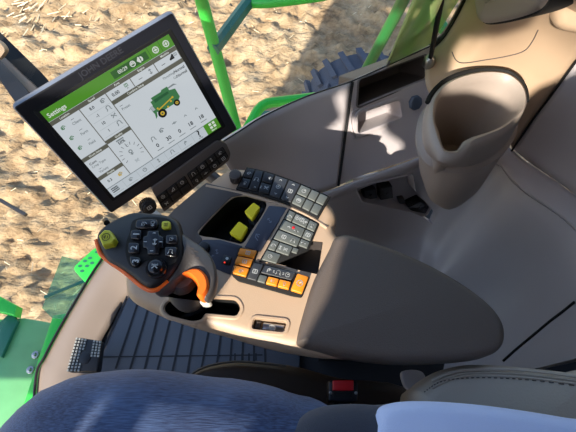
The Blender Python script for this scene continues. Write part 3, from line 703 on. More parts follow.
pitliner(cav, .05, 'lever_well', 'void'); pitliner(slot, .05, 'gate_slot', 'void'); pitliner(pkt, .035, 'shade_pocket', 'under')  # wedge pocket is an added dark pit standing in for a console shadow
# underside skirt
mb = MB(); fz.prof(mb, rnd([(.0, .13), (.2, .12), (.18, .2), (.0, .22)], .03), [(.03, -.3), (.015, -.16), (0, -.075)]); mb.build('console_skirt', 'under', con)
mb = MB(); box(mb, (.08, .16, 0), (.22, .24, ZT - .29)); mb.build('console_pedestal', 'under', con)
# slot rims
mb = MB(); fz.prof(mb, slot, [(0, -.002), (-.001, .0015), (-.004, .0018), (-.006, 0)], cap0=False, cap1=False); mb.build('slot_rim', 'beige', con)
# tray
trp = thing
mb = MB(); fz.prof(mb, tray, [(0, -.002), (-.0012, .002), (-.004, .002), (-.006, 0)], cap0=False, cap1=False); tp = mb.build('switch_tray', 'beige', con)
mb = MB(); fz.slab(mb, rnd(fz.pp([(263, 321), (285, 324), (283.5, 331), (261.5, 328.5)]), .002), -.012, -.007, .001); mb.build('tray_plate', 'steel', tp)
mb = MB(); fz.slab(mb, rnd(fz.pp([(255, 319.5), (261, 320.3), (259.5, 328), (253.5, 327.5)]), .001), -.012, -.006, .001)
for k in range(2): fz.slab(mb, circ(*fz.px(257.4 - k * .5, 321.7 + k * 3.6), .0013, 8), -.006, -.004, 0)
mb.build('connector', 'under', tp)
mb = MB(); a, b = fz.px(272, 327); fz.slab(mb, circ(a, b, .005, 18), -.007, -.004, .001); mb.build('tray_lock', 'dust', tp)
# armrest pad
fa = HF(.634)
padp = spline(fa.pp([(330, 246), (335, 236), (347, 232), (372, 239), (400, 249), (430, 262), (462, 280), (488, 299), (503, 316), (508, 332), (504, 347), (490, 355), (465, 359), (430, 361), (390, 361), (350, 356), (318, 349), (299, 344), (297, 336), (303, 312), (314, 278)]), 4)
mb = MB(); fa.prof(mb, padp, [(.012, -.07), (.004, -.055), (0, -.035), (.0, -.016), (.001, -.009), (.004, -.004), (.008, -.001), (.013, 0)]); mb.build('armrest_pad', 'pad', con, ang=60)
# ridge between keypads
mb = MB(); rp_ = spline([(206, 186), (232, 191), (256, 197), (282, 205), (304, 214), (318, 222), (327, 228)], 5, False); tube(mb, [fz.w(*fz.px(a, b), -.001) for a, b in rp_], .003, 8); mb.build('ridge', 'beige', con)
# upper keypad --------------------------------
fu = HF(ZT + .004)
topc = spline([(247.5, 168.5), (268, 173), (299, 184), (328.5, 197)], 8, False); botc = spline([(238, 187.5), (262, 194), (289, 203), (317.5, 216.5)], 8, False)
def along(c, u): k = u * (len(c) - 1); i = min(int(k), len(c) - 2); return c[i].lerp(c[i + 1], k - i)
def uk(u, v): p = along(topc, u).lerp(along(botc, u), v); return fu.px(p.x, p.y)
mb = MB(); pl = [uk(i / 20, 0) for i in range(21)] + [uk(1 - i / 20, 1) for i in range(21)]; fu.slab(mb, offset_poly(pl, -.0025), -.006, .0, .001); kp = mb.build('upper_keypad', 'void', con)
def ukey(u0, v0, u1, v1, m, ic, **k):
    g = .008; return key(fu, [uk(u0 + g * .7, v0 + .03), uk(u1 - g * .7, v0 + .03), uk(u1 - g * .7, v1 - .03), uk(u0 + g * .7, v1 - .03)], 0, .0028, m, kp, ic, **k)
ukey(0, 0, .14, .5, 'keyb', [(6, .5, .5, .008)]); ukey(0, .5, .14, 1, 'keyb', [(10, .5, .5, .008)])
ukey(.14, 0, .28, 1, 'keyb', [(3, .5, .45, .009), (13, .6, .85, .006)])
ukey(.28, .5, .42, 1, 'keyb', [(7, .6, .4, .009), (5, .1, .5, .006)])
ukey(.28, 0, .42, .5, 'keyb', [(12, .75, .5, .009)])
ukey(.42, 0, .56, 1, 'keyd', [(13, .5, .15, .008), (0, .5, .5, .009), (14, .5, .85, .008)])
ukey(.56, 0, .69, 1, 'keyd', [(13, .5, .15, .008), (8, .5, .5, .009), (14, .5, .85, .008)])
ukey(.69, 0, .81, .5, 'key', [(2, .5, .5, .009)]); ukey(.69, .5, .81, 1, 'key', [(4, .5, .5, .009)])
for (a, b) in ((.81, .905), (.905, 1)):
    for (c, d) in ((0, .5), (.5, 1)): ukey(a, c, b, d, 'key', [])
# middle keypad --------------------------------
fmk = HF(ZT + .002)
q = qmap(fmk.pp([(289.5, 210), (318, 224), (298, 271), (261, 260.5)]))
q2 = lambda u, v: q(u, v)
mb = MB(); fmk.slab(mb, offset_poly([q(0, 0), q(1, 0), q(1, .36), q(1, .55), q(.42, .93), q(0, 1)], -.002), -.004, 0, .0008); mk = mb.build('centre_keypad', 'void', con)
def mkey(u0, v0, u1, v1, ic, m='key', cutr=0, **k):
    g = .012; key(fmk, [q(u0 + g, v0 + g), q(u1 - g, v0 + g), q(u1 - g, v1 - g), q(u0 + g, v1 - g)], 0, .0028, m, mk, ic, **k)
S_ = .0085
mkey(0, 0, .24, .2, [(6, .5, .6, S_)]); mkey(.24, 0, .72, .2, [(0, .2, .4, S_), (8, .55, .4, S_), (11, .85, .5, S_)])
mkey(.72, 0, 1, .2, [(10, .5, .5, S_)])
mkey(0, .2, .72, .4, [(9, .7, .6, S_), (13, .35, .5, S_)]); mkey(.72, .2, 1, .4, [(8, .5, .5, S_)])
mkey(0, .4, .72, .6, [(8, .35, .5, S_), (3, .75, .5, S_)]); mkey(.72, .4, 1, .56, [(9, .4, .5, S_)])
mkey(0, .6, .22, .8, [(6, .5, .5, S_)]); mkey(.22, .6, .62, .8, [(5, .2, .5, S_), (7, .6, .5, S_)])
mkey(0, .8, .42, 1, [(2, .4, .5, S_)]); mkey(.62, .6, .8, .72, [])
mb = MB(); a, b = q(.38, .28); fmk.slab(mb, circ(a, b, .0022, 12), .0026, .0036, .0004); mb.build('indicator_dot', 'red', mk)
mb = MB(); stroke(mb, fz, [fz.px(287.5, 209), fz.px(262, 259)], .0045, .0012, 0); stroke(mb, fz, [fz.px(262, 261.5), fz.px(285, 267)], .003, .0012, 0); mb.build('keypad_bead', 'beige', con)
# lower strip --------------------------------
fl = HF(ZT + .003)
mb = MB(); fl.slab(mb, rnd(fl.pp([(238.5, 247), (258.5, 250), (254.5, 261.5), (281, 268), (310, 277), (302, 297.5), (292, 296), (262, 287.5), (238, 281), (231.5, 275)]), .003), -.008, 0, .001); ls = mb.build('lower_keypad', 'void', con)
def lkey(pts, m, ic=(), h=.004, **k): key(fl, fl.pp(pts), 0, h, m, ls, ic, **k)
lkey([(240.5, 249), (257, 251.5), (254, 259), (238, 255.5)], 'orange', [(8, .55, .5, .008)], label='orange button, topmost of the left column')
lkey([(237.7, 257), (253.6, 260), (250, 268), (235, 264.5)], 'orange', [(8, .55, .5, .008)], label='orange button, middle of the left column')
lkey([(234.8, 266), (249.5, 269.5), (246, 277.5), (233, 274)], 'orange', [(6, .55, .5, .008)], label='orange button, lowest of the left column')
lkey([(254, 263.5), (263.5, 265.5), (256.5, 281.5), (247, 279)], 'keyd', [(8, .5, .5, .009)])
lkey([(265.5, 266), (296, 273.3), (291.5, 281.2), (261, 273.5)], 'keyd', [(11, .2, .5, .009), (3, .5, .5, .009), (2, .8, .5, .009), (5, .35, .5, .005), (5, .66, .5, .005)])
lkey([(260, 275.3), (267.5, 277), (265, 284), (257.2, 282)], 'key')
lkey([(268.8, 277.6), (279, 280), (276.5, 287), (266, 284.5)], 'orange', [(12, .5, .5, .008)], h=.006, label='small orange button, left of the pair')
lkey([(280, 280.4), (291, 283), (288.5, 290.2), (277.6, 287.5)], 'orange', [(10, .5, .5, .007)], h=.006, label='small orange button, right of the pair')
lkey([(297.5, 274.5), (308.5, 278), (301.8, 294.5), (290.5, 291)], 'orange', [(2, .5, .5, .012)], h=.006, r=.002, label='large orange button at the end of the row')
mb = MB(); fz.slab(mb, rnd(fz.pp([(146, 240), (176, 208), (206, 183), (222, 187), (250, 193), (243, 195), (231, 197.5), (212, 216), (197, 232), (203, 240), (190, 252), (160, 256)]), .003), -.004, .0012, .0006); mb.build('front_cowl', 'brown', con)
# slate panels with faint icons
def spanel(pts, ics, name='slate_panel', m='navy', h=.0015):
    mb = MB(); fz.slab(mb, rnd(fz.pp(pts), .002), -.004, h, .0006, 0)
    for k, a, b, s, an in ics: icon(mb, fz, k, *fz.px(a, b), s, h + .0003, 1, an, w=s * .1)
    return mb.build(name, [m, 'mark'], con)
M['faint'] = mat('faint_pale_print', (120, 126, 140), .5)
def sp2(pts, ics, h=.0015):
    mb = MB(); fz.slab(mb, rnd(fz.pp(pts), .002), -.004, h, .0006, 0)
    for k, a, b, s, an in ics: icon(mb, fz, k, *fz.px(a, b), s, h + .0003, 1, an, w=s * .1)
    return mb.build('slate_panel', ['navy', 'faint'], con)
sp2([(269, 206), (287.5, 208), (260.5, 252), (244.5, 247.5)], [(5, 269.5, 221, .010, .6), (11, 258, 237, .012, .6)])
pn = sp2([(203, 240), (220, 240), (243, 246.5), (238, 251), (230.5, 275), (206, 265), (196, 247)], [(5, 217, 252, .008, .2), (11, 213, 257, .006, .2)])
mb = MB(); fz.slab(mb, rnd(fz.pp([(224, 255.5), (232.5, 258), (230, 266), (221.5, 263.5)]), .002), .001, .004, .001); k_ = mb.build('push_button', 'keyb', con)
mb = MB(); a, b = fz.px(227.5, 259.5); fz.flat(mb, circ(a, b, .0022, 12), .0043); mb.build('button_mark', 'mark', k_)
mb = MB(); a, b = fz.px(225, 263.5); fz.slab(mb, circ(a, b, .0012, 10), .0038, .0048, .0002); mb.build('indicator_lamp', 'led', k_)
def knurl(cx, cy, r, h0, h1, name, m, par, fr=fz, n=18):
    mb = MB(); p = []
    for i in range(n * 2): a = PI * i / n; rr = r if i % 2 else r * .9; p.append((cx + rr * math.cos(a), cy + rr * math.sin(a)))
    fr.slab(mb, p, h0, h1, r * .15); return mb.build(name, m, par)
knurl(*fz.px(204, 246, .012), .0075, 0, .012, 'thumb_dial', 'black', con)
knurl(*fz.px(235, 174, .016), .0095, 0, .016, 'rear_dial', 'under', con)
# throttle levers
for k, (pts, base) in enumerate((([(245, 211), (253.5, 202.5), (259.5, 207), (252, 219)], [(247, 216), (262, 199), (268, 206), (255, 227)]), ([(230, 232.5), (239, 221.5), (247, 227), (245, 231.5), (240.5, 239)], [(228, 238), (243, 222), (252, 228), (243, 245)]))):
    mb = MB(); fz.prof(mb, rnd(fz.pp(base), .004), [(0, -.045), (0, -.008), (.003, -.004), (.006, -.008)]); hs = mb.build('lever_housing', 'bezel', con)
    P = fz.pp(pts, .004); mb = MB(); fz.prof(mb, rnd(P, .002), [(.003, -.02), (0, -.01), (-.001, -.002), (-.001, .002), (.0005, .004)])
    c0 = cen(P); L = V(P[1]) - V(P[0]); d = L.normalized(); nn = V((-d.y, d.x))
    for j in range(6):
        e = V(c0) + d * ((j - 2.5) * .0035); stroke(mb, fz, [tuple(e - nn * .006), tuple(e + nn * .006)], .0012, .0048, 0)
    mb.build('throttle_lever', 'yellow', hs)

# ================================================================ JOYSTICK
ZJ = .755
fj = Frame((0, 0, ZJ), (1, 0, .0), (0, 1, 0))
js = thing('joystick', U(190, 305, ZT - .03), 'black multifunction joystick with an orange edge standing in the console slot', 'joystick')
head = spline(fj.pp([(95, 237), (99, 228), (110, 220), (122, 214), (134, 210.5), (150, 211.5), (166, 213.5), (177, 219), (181, 230), (182, 245), (181, 257), (175, 268), (167, 278), (158, 285), (150, 287.5), (141, 284), (130, 275), (118, 267), (106, 260), (99, 248)]), 4)
mb = MB(); fj.prof(mb, head, [(.018, -.04), (.006, -.032), (.0005, -.018), (-.0005, -.008), (.0015, -.003), (.005, 0)]); mb.build('head', 'jhead', js, ang=50)
# orange edge band along the lower rim
band = [(96.5, 240), (98, 246), (101, 254), (110, 262), (122, 270), (133, 279), (143, 287), (152, 290.5), (160, 288), (168, 281)]
mb = MB(); tube(mb, [fj.w(*fj.px(a, b, -.007), -.007) for a, b in spline(band, 5, False)], .0026, 8); mb.build('edge_band', 'orange2', js)
# grey palm grip wrapping the right side
gp = spline(fj.pp([(176, 226), (188, 235), (199, 242), (209, 252), (214.5, 265), (215, 280), (211, 292), (205, 298), (201, 295), (204, 286), (203, 277), (197, 271), (188, 271), (180, 275), (170, 285), (158, 291), (152, 289), (166, 276), (176, 262), (180, 248), (178, 236)]), 4)
mb = MB(); fj.prof(mb, gp, [(.004, -.034), (.001, -.026), (0, -.014), (.001, -.009), (.003, -.006)]); pg = mb.build('palm_grip', 'grip', js, ang=60)
for k, (a, b) in enumerate(((189, 246), (193, 249), (190, 252), (194, 255))):
    mb = MB(); stroke(mb, fj, [fj.px(a, b), fj.px(a + 4, b + 1)], .0014, -.0055, 0); mb.build('grip_ridge', 'under', pg)
so = spline(fj.pp([(181, 272), (190, 267.5), (199, 268), (206, 275), (208.5, 285), (205.5, 293), (201, 297), (196, 294), (197, 286), (194, 279), (188, 274)]), 4)
mb = MB(); fj.prof(mb, so, [(.002, -.04), (0, -.034), (0, -.005), (.0025, -.001)]); mb.build('orange_lever', 'orange2', js)
mb = MB(); a, b = fj.px(201, 295.5); fj.slab(mb, circ(a, b, .006, 14, .003), -.038, -.024, .001); mb.build('lever_tip', 'white', js)
# stem
A0 = U(181, 276, ZJ - .014); A1 = U(190, 300, ZT - .005)
mb = MB(); tube(mb, [A0, A0.lerp(A1, .25), A0.lerp(A1, .6), A0.lerp(A1, .85), A1], [.013, .02, .023, .021, .012], 20); mb.build('stem', 'grip', js, ang=60)
mb = MB(); tube(mb, spline([U(203, 288, ZJ - .05), U(206, 298, ZT + .03), U(205, 306, ZT - .01), U(196, 313, ZT - .035), U(182, 317, ZT - .04)], 5, False), .0045, 8); mb.build('cable', 'black', js)
# face buttons
def jk(pts, m='gloss', ic=(), h=.005, name='button', im='mark', label=None, r=.003, c=.0015): return key(fj, fj.pp(pts), -.001, h, m, js, ic, name=name, im=im, label=label, r=r, c=c)
mb = MB(); fj.slab(mb, spline(fj.pp([(133, 221), (146, 217), (164, 218), (172, 222), (177, 232), (180, 248), (176, 262), (166, 265), (160, 258), (144, 262), (138, 268), (130, 266), (126, 255), (126, 244), (130, 232)]), 4), -.001, .0008, .0004); mb.build('button_well', 'void', js)
for k in range(1):
    hx = fj.pp([(101, 239), (107, 232.5), (113, 233), (118.5, 242), (116, 247), (105.5, 249.5)]); mb = MB(); fj.prof(mb, rnd(hx, .001), [(0, -.001), (.0005, .008), (.002, .0095)], 0)
    c0 = cen(hx); stroke(mb, fj, arc(c0[0] - .001, c0[1], .0042, 0, 360, 14), .0008, .0098, 1); icon(mb, fj, 12, c0[0] - .001, c0[1], .006, .0098, 1); o = mb.build('release_button', ['lime', 'markd'], js); o['label'] = 'yellow-green six-sided button'
jk([(162.5, 222.5), (171, 222.5), (171.5, 230.5), (162.5, 230.5)], 'lime', [(8, .5, .5, .005)], im='markd', label='small yellow-green square button')
jk([(137, 221), (159, 220.5), (159, 230), (136, 230.5)], 'gloss', [(6, .4, .5, .008), (10, .78, .5, .009)], r=.005, label='wide rocker at the top')
def jtext(pts, s, an):
    mb = MB(); P = fj.pp(pts); fj.slab(mb, rnd(P, .0035), -.001, .005, .0015, 0); c0 = cen(P); text(mb, fj, s, c0[0] + .001, c0[1], .0098, .0053, 1, an); o = mb.build('button', ['gloss', 'mark'], js); o['label'] = 'black button marked ' + s
jtext([(132, 231), (143, 231), (142, 241.5), (131, 240.5)], '1', PI / 2)
jtext([(129, 243.5), (140.5, 244), (140.5, 255), (129, 255)], '2', PI / 2)
jtext([(130, 257), (141, 258.5), (142.5, 263), (137, 269), (132, 266)], '3', PI / 2)
cx_ = fj.pp([(148.5, 232), (160, 232), (160.5, 237), (164.5, 238), (164.5, 249), (160.5, 250), (160, 256), (148.5, 256), (148, 250), (144, 249), (144, 238), (148, 237)])
mb = MB(); fj.slab(mb, rnd(cx_, .0015), -.001, .005, .0015, 0); c0 = cen(cx_); icon(mb, fj, 5, c0[0] + .002, c0[1], .009, .0053, 1)
for a_, b_ in ((0, 1), (0, -1), (1, 0), (-1, 0)): stroke(mb, fj, [(c0[0] + a_ * .0085 - .0015, c0[1] + b_ * .0105), (c0[0] + a_ * .0085 + .0015, c0[1] + b_ * .0105)], .0008, .0053, 1)
mb.build('direction_pad', ['gloss', 'mark'], js)
jk([(166.5, 236), (178, 236), (178.5, 245.5), (166.5, 245.5)], 'gloss', [(2, .5, .5, .006)])
jk([(165.5, 248), (178, 248), (177.5, 259), (165.5, 257.5)], 'gloss', [(3, .5, .5, .007)])
cx, cy = fj.px(156, 267.5, .004); mb = MB(); fj.prof(mb, circ(cx, cy, .0115, 32), [(0, -.002), (0, .003), (.001, .0045), (.0025, .0045), (.003, .002)]); tsk = mb.build('thumb_ring', 'gloss', js)
mb = MB(); fj.prof(mb, circ(cx, cy, .0085, 32), [(.001, .001), (0, .005), (.0012, .008), (.003, .009)], 0); icon(mb, fj, 7, cx, cy, .008, .0093, 1); icon(mb, fj, 13, cx, cy + .001, .006, .0093, 1); mb.build('thumb_switch', ['gloss', 'mark'], tsk)
mb = MB(); p = fj.px(106, 222, -.01); tube(mb, [fj.w(p[0] - .002, p[1] + .003, -.012), fj.w(p[0] + .004, p[1] - .004, -.004)], .0035, 10); mb.build('side_trigger', 'black', js)

# ================================================================ MONITOR
# pose from the four bezel corners of a real rectangle
r1 = V((.7931, .5897, .1053)).normalized(); r2 = V((-.378, .331, .8716))
W_, H_ = .25, .2063
BL = CAM + (V((-.3059, .3323, .5266)) - CAM) * (W_ / .2705)
fmn = Frame(BL, r1, r2)
mon = thing('touchscreen_monitor', fmn.w(W_ / 2, 0, -.04), 'large framed touchscreen monitor showing a settings page, left of the console', 'monitor')
Pm = lambda a, b: fmn.px(a, b)
oc = rnd([Pm(111, 214.5), Pm(238.5, 129.5), Pm(172.5, 10.5), Pm(11, 107)], .006, 5)
mb = MB(); fmn.prof(mb, oc, [(.012, -.04), (.003, -.028), (0, -.015), (0, -.004), (.0022, -.0005)]); mb.build('back_shell', 'edge', mon)
mb = MB(); fmn.prof(mb, offset_poly(oc, .0022), [(0, -.004), (.0, .0006), (.001, .0012)], cap0=True, cap1=True); fmn.flat(mb, offset_poly(oc, .004), .0013)
text(mb, fmn, 'JOHN DEERE', *Pm(101, 62.5), .0118, .0019, 1, 0.02, sx=1.0)
bz = mb.build('bezel', ['bezel', 'ghost'], mon)
sx0, sy0 = Pm(114.5, 198); sx1, sy1 = Pm(220.3, 124.7); tx0, ty0 = Pm(40.4, 112); tx1, ty1 = Pm(167.3, 33.5)
XA, XB = (sx0 + tx0) / 2, (sx1 + tx1) / 2; YA, YB = (sy0 + sy1) / 2, (ty0 + ty1) / 2
SW, SH = XB - XA, YB - YA
def sc2(u, v): return (XA + u * SW, YB - v * SH)
mb = MB(); fmn.slab(mb, rnd([(XA - .006, YA - .005), (XB + .007, YA - .005), (XB + .007, YB + .005), (XA - .006, YB + .005)], .003), .0005, .0019, .0004); mb.build('screen_surround', 'void', mon)
mb = MB()
IX = {k: i for i, k in enumerate(SCR)}
h0 = .0022
def R(u0, v0, u1, v1, m, dh=1): fmn.flat(mb, [sc2(u0, v1), sc2(u1, v1), sc2(u1, v0), sc2(u0, v0)], h0 + dh * .00008, IX[m])
def T(s, u, v, size, m, al='CENTER', dh=4): text(mb, fmn, s, *sc2(u, v), size * SH, h0 + dh * .00008, IX[m], 0, al)
def IC(k, u, v, s, m, w=.12): icon(mb, fmn, k, *sc2(u, v), s * SH, h0 + .00034, IX[m], 0, w=s * SH * w * 1.25)
R(0, 0, 1, 1, 's_bg', 0); R(0, 0, 1, .105, 's_green'); T('Settings', .02, .062, .055, 's_white', 'LEFT')
fmn.flat(mb, [sc2(a, b) for a, b in ((.52, .02), (.80, .02), (.80, .088), (.52, .088))][::-1], h0 + .0002, IX['s_dgreen']); T('00:29', .60, .056, .042, 's_white'); IC(4, .68, .055, .05, 's_white'); IC(12, .74, .055, .06, 's_white', .2)
R(.815, 0, .818, .1, 's_dgreen', 2); IC(0, .865, .055, .06, 's_white'); IC(0, .95, .055, .06, 's_white'); R(.905, 0, .908, .1, 's_dgreen', 2)
G = .006
def card(u0, v0, u1, v1, head):
    R(u0, v0, u1 - G, v0 + .038, 's_head'); T(head, (u0 + u1) / 2, v0 + .019, .026, 's_white'); R(u0, v0 + .038, u1 - G, v1, 's_card'); R(u1 - G, v0, u1, v1, 's_head', 2)
card(0, .108, .21, .515, 'Location')
for s, v in (('Client', .2), ('Farm', .31), ('Field', .42)): T('---', .12, v - .02, .03, 's_dark', 'LEFT'); T(s, .11, v + .02, .034, 's_mid', 'LEFT'); IC(6, .05, v, .045, 's_comb')
card(.21, .108, .415, .49, 'Speed')
for s, v, k in (('8.0', .19, 6), ('-1', .27, 3), ('10', .35, 7), ('1', .43, 3)): T(s, .28, v, .038, 's_dark'); IC(k, .37, v - .01, .05, 's_mid'); R(.225, v + .04, .4, v + .043, 's_line', 3)
card(.415, .108, .61, .225, 'Area'); T('0.00', .47, .19, .042, 's_dark'); IC(8, .56, .175, .035, 's_comb'); IC(13, .56, .205, .03, 's_mid')
card(.61, .108, .805, .225, 'Engine'); T('---', .67, .19, .04, 's_dark'); IC(5, .755, .185, .05, 's_mid')
card(.805, .108, 1.0, .225, 'Machine'); T('---', .86, .19, .04, 's_dark'); IC(1, .935, .175, .04, 's_blk', .3); IC(8, .97, .17, .03, 's_mid')
R(.415, .228, 1, .266, 's_head'); T('Combine Setup', .6, .247, .027, 's_white'); R(.415, .266, 1, .885, 's_card')
T('---', .44, .30, .03, 's_dark', 'LEFT'); T('Preset', .44, .335, .032, 's_mid', 'LEFT')
T('Threshing', .80, .30, .03, 's_mid', 'LEFT'); T('Normal', .985, .30, .036, 's_dark', 'RIGHT'); T('Cal:', .87, .345, .03, 's_mid', 'LEFT'); T('Normal', .985, .345, .036, 's_dark', 'RIGHT')
card(0, .518, .21, .74, 'Work Setup'); T('Corn', .02, .60, .034, 's_dark', 'LEFT'); T('Crop Type', .02, .635, .032, 's_mid', 'LEFT'); T('---', .05, .68, .03, 's_dark', 'LEFT'); T('Variety', .04, .71, .032, 's_mid', 'LEFT')
card(0, .743, .21, .885, 'Display'); T('0.3', .06, .83, .038, 's_dark'); IC(6, .15, .83, .05, 's_yel'); IC(8, .15, .83, .03, 's_mid')
card(.21, .493, .415, .885, 'Quality'); T('50%', .30, .58, .042, 's_dark'); R(.27, .545, .33, .558, 's_mid', 3)
for a in range(-30, 211, 24):
    ca, sa = math.cos(math.radians(a)), math.sin(math.radians(a)); cxx, cyy = sc2(.31, .72)
    stroke(mb, fmn, [(cxx + .085 * SH * ca, cyy + .085 * SH * sa), (cxx + .11 * SH * ca, cyy + .11 * SH * sa)], .0007, h0 + .0003, IX['s_dark'])
IC(10, .31, .71, .06, 's_mid'); IC(7, .31, .81, .04, 's_line', .2); T('C', .315, .64, .03, 's_dark')
# bottom bar
R(0, .888, 1, .895, 's_mid', 2)
for i, k in enumerate((8, 6, 2, 5, 3, 11, 10)): 
    u = .04 + i * .126
    if i < 6: IC(k, u + .02, .935, .045, 's_mid'); R(u - .03, .975, u + .06, .983, 's_line', 3); R(u + .085, .9, u + .088, 1, 's_line', 3)
R(.02, .91, .075, .92, 's_dark', 3); R(.02, .93, .075, .94, 's_dark', 3); R(.02, .95, .075, .96, 's_dark', 3)
T('?', .815, .935, .10, 's_blk'); T('Help', .815, .98, .024, 's_mid')
R(.875, .888, 1, 1, 's_green', 3); 
for a in (-.02, .012):
    for b in (-.028, .008): R(.937 + a, .93 + b, .961 + a - .002, .93 + b + .026, 's_white', 5)
T('Menu', .94, .983, .026, 's_white', dh=5)
# values under the machine
for s, u in (('0', .50), ('30', .60), ('0', .70), ('18', .80), ('18', .90)): T(s, u, .80 - 0, .055, 's_dark'); R(u - .025, .843, u + .03, .85, 's_mid', 3)
IC(3, .50, .72, .05, 's_mid'); IC(6, .59, .69, .055, 's_mid'); IC(9, .70, .70, .05, 's_mid'); IC(13, .80, .70, .045, 's_mid'); IC(13, .90, .70, .045, 's_mid')
# machine drawing
def mv(u, v): return (.665 + (u - .615) * .72, .56 + (v - .60) * .78)
def PG(pts, m, dh): fmn.flat(mb, [sc2(*mv(*p)) for p in pts][::-1], h0 + dh * .00008, IX[m])
PG([(.54, .46), (.575, .46), (.575, .41), (.60, .41), (.60, .375), (.72, .375), (.73, .36), (.80, .36), (.80, .41), (.86, .43), (.86, .54), (.82, .58), (.60, .58), (.575, .55), (.555, .60), (.53, .62), (.545, .56), (.54, .52)], 's_comb', 3)
PG([(.54, .46), (.57, .46), (.575, .52), (.545, .52)], 's_line', 4); PG([(.61, .41), (.78, .41), (.78, .44), (.61, .45)], 's_comb2', 4)
PG([(.60, .535), (.80, .49), (.80, .503), (.60, .55)], 's_yel', 5); PG([(.80, .375), (.87, .37), (.90, .40), (.87, .39), (.80, .39)], 's_mid', 4)
PG([(.52, .48), (.54, .47), (.54, .475), (.525, .49)], 's_mid', 4)
for u, v, r in ((.615, .60, .042), (.80, .585, .031)):
    c0 = sc2(*mv(u, v)); fmn.flat(mb, circ(*c0, r * SH, 20), h0 + .0005, IX['s_blk']); fmn.flat(mb, circ(*c0, r * SH * .5, 14), h0 + .0006, IX['s_yel']); fmn.flat(mb, circ(*c0, r * SH * .22, 10), h0 + .0007, IX['s_head'])
for u, v in ((.60, .52), (.70, .57), (.79, .50), (.755, .53)): fmn.flat(mb, circ(*sc2(*mv(u, v)), .010 * SH, 10), h0 + .00055, IX['s_yel'])
mb.build('screen', SCR, mon)
# support arm
mb = MB(); p = fmn.w(W_ * .6, H_ * .35, -.03); tube(mb, [p, p + V((.03, .06, -.06)), V((-.15, .43, .50)), V((-.07, .36, .50))], .012, 12); mb.build('mount_arm', 'brown', mon)
# ---- navigation button bar under the monitor
fn = Frame(fmn.w(0, 0, .004), r1, r2)
nb = thing('button_bar', fn.w(*fn.px(190, 178), -.02), 'brown bar of black shortcut buttons along the lower edge of the monitor', 'button panel')
bq = [(151, 188), (217, 140.5), (226, 143), (230.5, 153), (229, 160), (164, 212)]
mb = MB(); fn.slab(mb, rnd(fn.pp(bq), .004), -.012, .002, .0015); mb.build('housing', 'brown', nb)
qa = qmap(fn.pp([(155.5, 196), (184, 174.5), (192, 188), (163, 209)])); qb = qmap(fn.pp([(186, 173), (222, 145.5), (228.5, 157), (193.5, 186.5)]))
mb = MB(); 
for qq in (qa, qb): fn.slab(mb, rnd(inq(qq, .0, .04, 1, .96), .003), .001, .0028, .0004)
mb.build('button_field', 'void', nb)
def nkeys(qq, n, ics):
    for j in range(2):
        for i in range(n):
            g = .035; P = inq(qq, i / n + g / n * 3, j / 2 + .06, (i + 1) / n - g / n * 3, (j + 1) / 2 - .06); ic = ics[j][i]
            key(fn, P, .0024, .0042, 'keyb', nb, [(ic, .5, .5, .0085)] if ic is not None else [], r=.0015)
nkeys(qa, 3, [[0, 1, 2], [7, None, None]]); nkeys(qb, 4, [[3, 4, 5, 6], [10, 9, 2, 8]])
cx, cy = fn.px(149, 208, .01); knurl(cx, cy, .0135, -.004, .01, 'scroll_dial', 'black', nb, fn, 26)
mb = MB(); fn.slab(mb, circ(cx, cy, .009, 24), .009, .012, .001, 0); icon(mb, fn, 8, cx + .001, cy + .001, .008, .0123, 1); mb.build('dial_cap', ['black', 'mark'], nb)

# ================================================================ SEAT, BUCKLE
seat = thing('operator_seat', (.35, -.1, .0), 'grey leather operator seat with stitched bolsters behind the person', 'seat')
fS = HF(.60)
bol = spline(fS.pp([(416, 398), (424, 383), (440, 371), (462, 363.5), (490, 362), (530, 365), (576, 370), (600, 374), (600, 470), (420, 470)]), 5)
mb = MB(); fS.prof(mb, bol, [(.02, -.14), (.003, -.11), (0, -.05), (.001, -.02), (.006, -.008), (.014, -.002), (.024, 0)]); mb.build('side_bolster', 'leather', seat, ang=60)
mb = MB()
for off, rr in ((0, .0022), (4, .0012), (7, .0016)):
    tube(mb, [fS.w(*fS.px(a, b, -.001), -.0012) for a, b in spline([(432, 381 + off), (446, 374 + off), (466, 370 + off * .8), (500, 369 + off), (540, 372 + off), (600, 380 + off)], 5, False)], rr, 6)
mb.build('bolster_piping', 'leather', seat)
mb = MB(); pts = spline([(424, 392), (440, 382), (466, 378), (500, 378), (540, 381), (600, 389)], 12, False)
for a, b in zip(pts[::2], pts[1::2]): tube(mb, [fS.w(*fS.px(a.x, a.y), .0003), fS.w(*fS.px(b.x, b.y), .0003)], .0007, 5)
mb.build('stitching', 'thread', seat)
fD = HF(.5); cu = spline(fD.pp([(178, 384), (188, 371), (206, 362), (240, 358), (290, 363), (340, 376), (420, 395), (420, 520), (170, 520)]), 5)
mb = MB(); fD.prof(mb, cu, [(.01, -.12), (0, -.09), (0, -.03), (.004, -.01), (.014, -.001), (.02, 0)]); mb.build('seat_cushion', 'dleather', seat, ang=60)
mb = MB(); tube(mb, [fD.w(*fD.px(a, b), -.001) for a, b in spline([(186, 381), (196, 371), (214, 364.5), (242, 361.5), (286, 366)], 5, False)], .0018, 6); mb.build('cushion_piping', 'thread', seat)
mb = MB(); box(mb, (-.05, -.4, .0), (.62, .06, .4)); mb.build('seat_base', 'void', seat)
mb = MB(); fT = HF(.52); fT.slab(mb, spline(fT.pp([(403, 371), (421, 371), (427, 382), (420, 392), (408, 389), (403, 381)]), 4), -.01, 0, .002); mb.build('recline_handle', 'taupe', seat)
